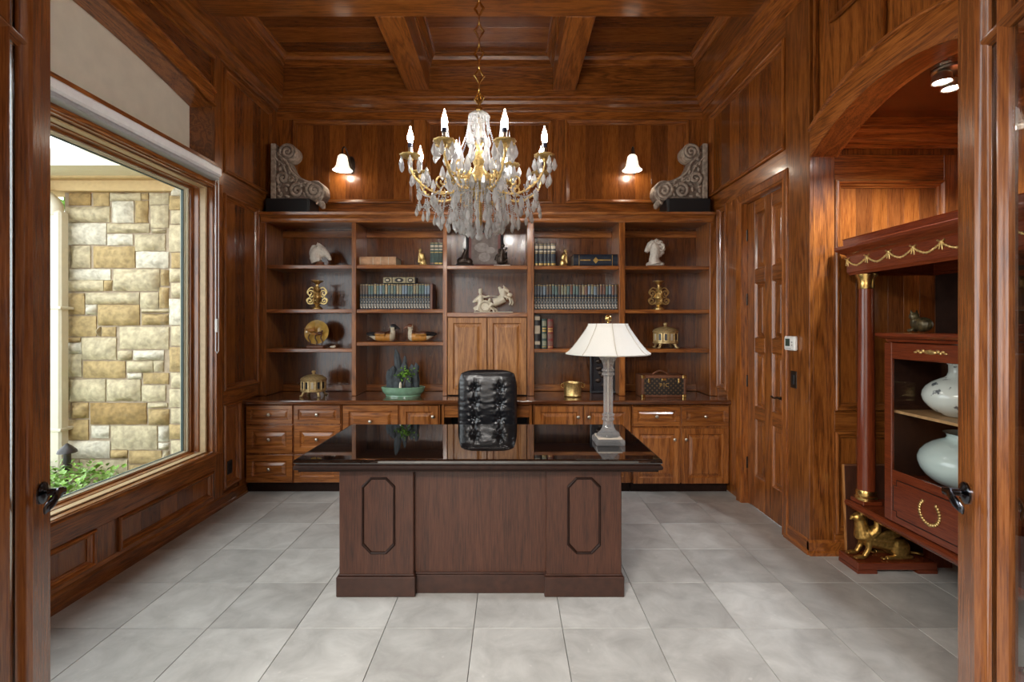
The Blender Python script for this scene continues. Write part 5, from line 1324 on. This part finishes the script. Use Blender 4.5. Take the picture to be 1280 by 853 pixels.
MB().box(-.075, .085, -.05, .05, 0, .012, .003).build('base', 'stone_white', br)

# ---- ivory chariot group
cg = thing('chariot_sculpture', 'ivory sculpture of a charioteer and rearing horse', 'figurine', (ix(617), YI, 1.652))
MB().box(-.19, .19, -.045, .045, 0, .010, .003).build('base', 'ivory', cg)
g = MB()
g.tube([(-.155, 0, .02), (-.14, 0, .07), (-.125, 0, .115)], [.03, .024, .026], 8).tube([(-.12, 0, .10), (-.13, 0, .15), (-.125, 0, .175)], [.03, .03, .02], 8).ball((-.128, 0, .205), (.021, .019, .025)).ball((-.128, 0, .225), (.022, .02, .014))
g.tube([(-.12, 0, .165), (-.08, 0, .155), (-.04, 0, .165)], [.014, .011, .009], 8).tube([(-.14, 0, .155), (-.175, 0, .12), (-.205, 0, .10)], [.018, .022, .008], 8).tube([(-.15, 0, .06), (-.19, 0, .04), (-.175, 0, .02)], [.02, .016, .012], 8)
g.lathe([(.062, -.02), (.066, 0), (.062, .02)], 20, T=Matrix.Translation((-.085, 0, .058)) @ Matrix.Rotation(R(90), 4, 'X'))
g.tube([(-.09, 0, .11), (-.05, 0, .10), (-.035, 0, .14)], [.022, .018, .012], 8)
me = blob(g, .0045, 'ivory', 2, name='charioteer'); put('charioteer', me, cg)
MB().tube([(-.085 + .045 * math.cos(a), -.028, .058 + .045 * math.sin(a)) for a in [2 * math.pi * i / 20 for i in range(20)]], .007, 6, closed=True).build('wheel', 'cream_pale', cg, 60)
g = MB()
g.tube([(.0, 0, .10), (.05, 0, .115), (.10, 0, .145)], [.044, .042, .046], 10).tube([(.10, 0, .15), (.095, 0, .20), (.10, 0, .235)], [.04, .03, .026], 10).tube([(.095, 0, .24), (.125, 0, .225), (.148, 0, .205)], [.026, .020, .014], 8)
for k in range(5): g.ball((.075 - .004 * k, 0, .18 + .016 * k), (.016, .012, .014), 8, 6)
for s in (-1, 1): g.tube([(.095, s * .012, .255), (.10, s * .014, .272)], [.007, .002], 6)
for s in (-1, 1):
    g.tube([(-.01, s * .022, .09), (-.03 + s * .012, s * .024, .055), (.01 + s * .014, s * .024, .03), (.02 + s * .016, s * .024, .010)], [.028, .017, .010, .011], 8)
    g.tube([(.12, s * .022, .145), (.165 + s * .01, s * .024, .15), (.178 + s * .012, s * .024, .10), (.165 + s * .012, s * .024, .075)], [.024, .014, .010, .009], 8)
g.tube(bez([(-.03, 0, .12), (-.055, 0, .10), (-.05, 0, .06)], 5), .011, 8).ball((.16, 0, .17), (.028, .022, .028))
put('horse', blob(g, .0045, 'ivory', 2, name='chariot_horse'), cg)
MB().tube([(-.04, -.01, .165), (.05, -.02, .16), (.11, -.015, .215)], .0025, 5).build('rein', 'ivory', cg)

# ---- small gilt seated figures
def seated(label, px, z, f):
    t = thing('gilt_figure', label, 'figurine', (ix(px), YI - .01, z), group='small gilt seated figures')
    g = MB().ball((0, 0, .035), (.034, .03, .036)).tube([(0, 0, .07), (f * .006, 0, .10), (f * .016, 0, .125)], [.024, .026, .018], 8).ball((f * .026, 0, .152), (.017, .016, .019)).tube([(0, 0, .07), (f * .035, -.008, .085), (f * .04, -.008, .03)], [.016, .013, .011], 8).tube([(f * .012, -.015, .115), (f * .038, -.012, .09), (f * .03, -.01, .135)], [.010, .009, .008], 8).ball((0, 0, .012), (.042, .034, .012))
    put('figure', blob(g, .004, 'gilt', 2, name='gilt_figure'), t)
seated('small gilt seated figure beside the three green books', 529, 2.110, -1)
seated('small gilt seated figure beside the five navy books', 703.5, 2.102, 1)

# ---- brass pot, dark relief, travel case on the worktop
bp_ = thing('brass_pot', 'small engraved brass pot with ring handles', 'pot', (PX(716, 4.76), 4.78, .85))
MB().lathe([(.07, 0), (.082, .004), (.084, .012), (.080, .02), (.083, .11), (.088, .125), (.09, .133), (.084, .134), (.078, .12), (.074, .02), (0, .015)], 32).build('body', 'gilt', bp_, 40)
for s in (-1, 1): MB().tube([(s * (.095 + .016 * math.cos(a)), 0, .105 + .02 * math.sin(a)) for a in [2 * math.pi * i / 14 for i in range(14)]], .0055, 6, closed=True).build('handle', 'brass', bp_, 60)
rl = thing('relief_plaque', 'dark carved relief plaque standing behind the lamp column', 'plaque', (PX(755.5, 4.98), 5.0, .85))
MB().panel(PF2, -.14, .14, 0, .42, [(0, -.02), (0, .02), (.008, .026), (.026, .022), (.032, .010)], cap=True).build('frame', 'frame_black', rl)
g = MB()
for k in range(12): g.ball((.06 * math.sin(k * 2.4), -.012, .08 + .024 * k), (.03, .012, .024), 8, 6)
g.build('relief', 'bronze', rl, 60)
tc_ = thing('travel_case', 'patterned canvas travel case with brass corners and monogram', 'case', (PX(830, 4.70), 4.82, .85))
hx, hy, hz = .205, .12, .205
MB().box(-hx, hx, -hy, hy, .003, hz, .006).build('body', 'canvas', tc_)
for z0, z1 in ((.0, .024), (hz - .024, hz + .002)): MB().box(-hx - .002, hx + .002, -hy - .003, hy + .003, z0, z1, .004).build('edge_band', 'canvas_trim', tc_)
for sx in (-1, 1):
    MB().box(min(sx * (hx - .02), sx * (hx + .003)), max(sx * (hx - .02), sx * (hx + .003)), -hy - .003, hy + .003, 0, hz + .002, .004).build('edge_band', 'canvas_trim', tc_)
    for z0, z1 in ((-.001, .03), (hz - .028, hz + .004)): MB().box(min(sx * (hx - .03), sx * (hx + .005)), max(sx * (hx - .03), sx * (hx + .005)), -hy - .006, -hy + .03, z0, z1, .004).build('corner', 'brass', tc_)
    MB().box(sx * .14 - .009, sx * .14 + .009, -hy - .009, -hy, hz - .068, hz - .026, .003).build('clasp', 'brass', tc_)
MB().box(-.022, .022, -hy - .008, -hy, hz - .046, hz - .024, .003).build('lock', 'brass', tc_)
MB().tube(bez([(-.075, 0, hz + .002), (-.05, 0, hz + .018), (0, 0, hz + .036), (.05, 0, hz + .018), (.075, 0, hz + .002)], 5), .008, 8).build('handle', 'canvas_trim', tc_, 60)
for xo, chx in ((-.03, 'P'), (0, 'I'), (.028, 'C')):
    cu = bpy.data.curves.new('monogram_letter', 'FONT'); cu.body = chx; cu.size = .05; cu.align_x = 'CENTER'; cu.extrude = .001
    cu.materials.append(M['gold_leaf'])
    tmp = bpy.data.objects.new('tmp', cu); COL.objects.link(tmp)
    me_ = bpy.data.meshes.new_from_object(tmp.evaluated_get(bpy.context.evaluated_depsgraph_get())); bpy.data.objects.remove(tmp)
    o = put('monogram_letter', me_, tc_); o.location = (xo, -hy - .002, hz - .105); o.rotation_euler = (R(90), 0, 0)

# ---- thermostat and switch on the right wall
th = thing('thermostat', 'white thermostat with small display on the oak stile', 'thermostat', (XR - .024, 3.515, 1.40))
MB().box(-.028, 0, -.066, .066, -.05, .05, .008).build('body', 'white_plastic', th)
MB().box(-.030, -.027, -.01, .045, -.02, .032, .001).build('display', 'lcd', th)
for y in (.036, .018, 0, -.018): MB().box(-.030, -.027, y - .005, y + .005, -.038, -.033).build('button', 'blind_grey', th)
for z in (.008, -.012): MB().ball((-.028, -.035, z), (.003, .009, .006), 8, 6).build('button', 'blind_grey', th)
sw = thing('light_switch', 'dark bronze switch plate below the thermostat', 'switch', (XR - .024, 3.50, 1.147))
MB().box(-.006, 0, -.038, .038, -.06, .06, .003).build('plate', 'bronze', sw); MB().box(-.011, -.005, -.016, .016, -.034, .034, .002).build('rocker', 'black', sw)

M['mottled'] = plain('mottled_bronze', (.07, .055, .025), .35, vary=.8, nscale=45, metal=.3)
# ---- things in and on the showcase
v = thing('painted_vase', 'white globular vase painted with dark landscape in the showcase', 'vase', (2.375, 2.645, 1.041))
MB().lathe([(.06, 0), (.07, .006), (.105, .025), (.135, .052), (.152, .08), (.158, .105), (.154, .13), (.14, .155), (.115, .178), (.085, .196), (.062, .206), (.052, .215), (.045, .235), (.045, .27), (.056, .285), (.05, .286), (.038, .26)], 40).build('body', 'porcelain', v, 170)
v = thing('pale_vase', 'large squat pale blue vase on the showcase floor', 'vase', (2.43, 2.636, .661))
MB().lathe([(.11, 0), (.12, .006), (.165, .03), (.195, .06), (.214, .09), (.224, .125), (.224, .15), (.212, .18), (.19, .207), (.16, .23), (.13, .245), (.105, .255), (.098, .27), (.108, .287), (.116, .29), (.098, .284), (.085, .26)], 44).build('body', 'pale_glaze', v, 170)
ct = thing('cat_figurine', 'dark mottled sitting cat figurine on the showcase cabinet top', 'figurine', (2.33, 2.84, 1.484))
g = MB().ball((0, -.02, .045), (.035, .055, .042)).ball((0, .03, .055), (.03, .03, .04)).ball((0, .045, .092), (.026, .026, .024))
for s in (-1, 1): g.tube([(s * .014, .045, .11), (s * .018, .048, .132)], [.010, .002], 6); g.ball((s * .016, .055, .012), (.012, .02, .011), 8, 6)
put('body', blob(g, .004, 'mottled', 2, name='cat'), ct)
rbx = thing('red_box', 'small red lacquer box on the showcase cabinet top', 'box', (2.40, 2.48, 1.484))
MB().box(-.08, .08, -.10, .10, 0, .035, .004).build('body', 'red_lacquer', rbx); MB().box(-.083, .083, -.103, .103, .035, .045, .003).build('lid', 'red_lacquer', rbx)
ct = thing('small_figurine', 'little dark and white animal figurine on the red box', 'figurine', (2.38, 2.49, 1.529))
g = MB().ball((0, 0, .022), (.024, .036, .022)).ball((0, .03, .042), (.018, .018, .017))
for s in (-1, 1): g.tube([(s * .010, .03, .055), (s * .014, .032, .074)], [.007, .002], 6)
put('body', blob(g, .003, ['dark_lea', 'stone_white'], 2, lambda c: 1 if c[2] < .022 or c[1] > .04 else 0, name='small_animal'), ct)
# framed board leaning in the alcove corner
lb = thing('leaning_board', 'dark framed board leaning on the alcove wall behind the griffin', 'board', (2.40, 3.262, 0)); lb.rotation_euler = (R(-3.0), 0, 0)
MB().box(-.20, .30, 0, .016, 0, .60, .003).build('board', 'walnut_z', lb)
MB().box(-.208, -.20, -.002, .018, 0, .61, .002).build('edge_strip', 'honey_z', lb); MB().box(-.20, .30, -.002, .018, .60, .61, .002).build('edge_strip', 'canvas_trim', lb)
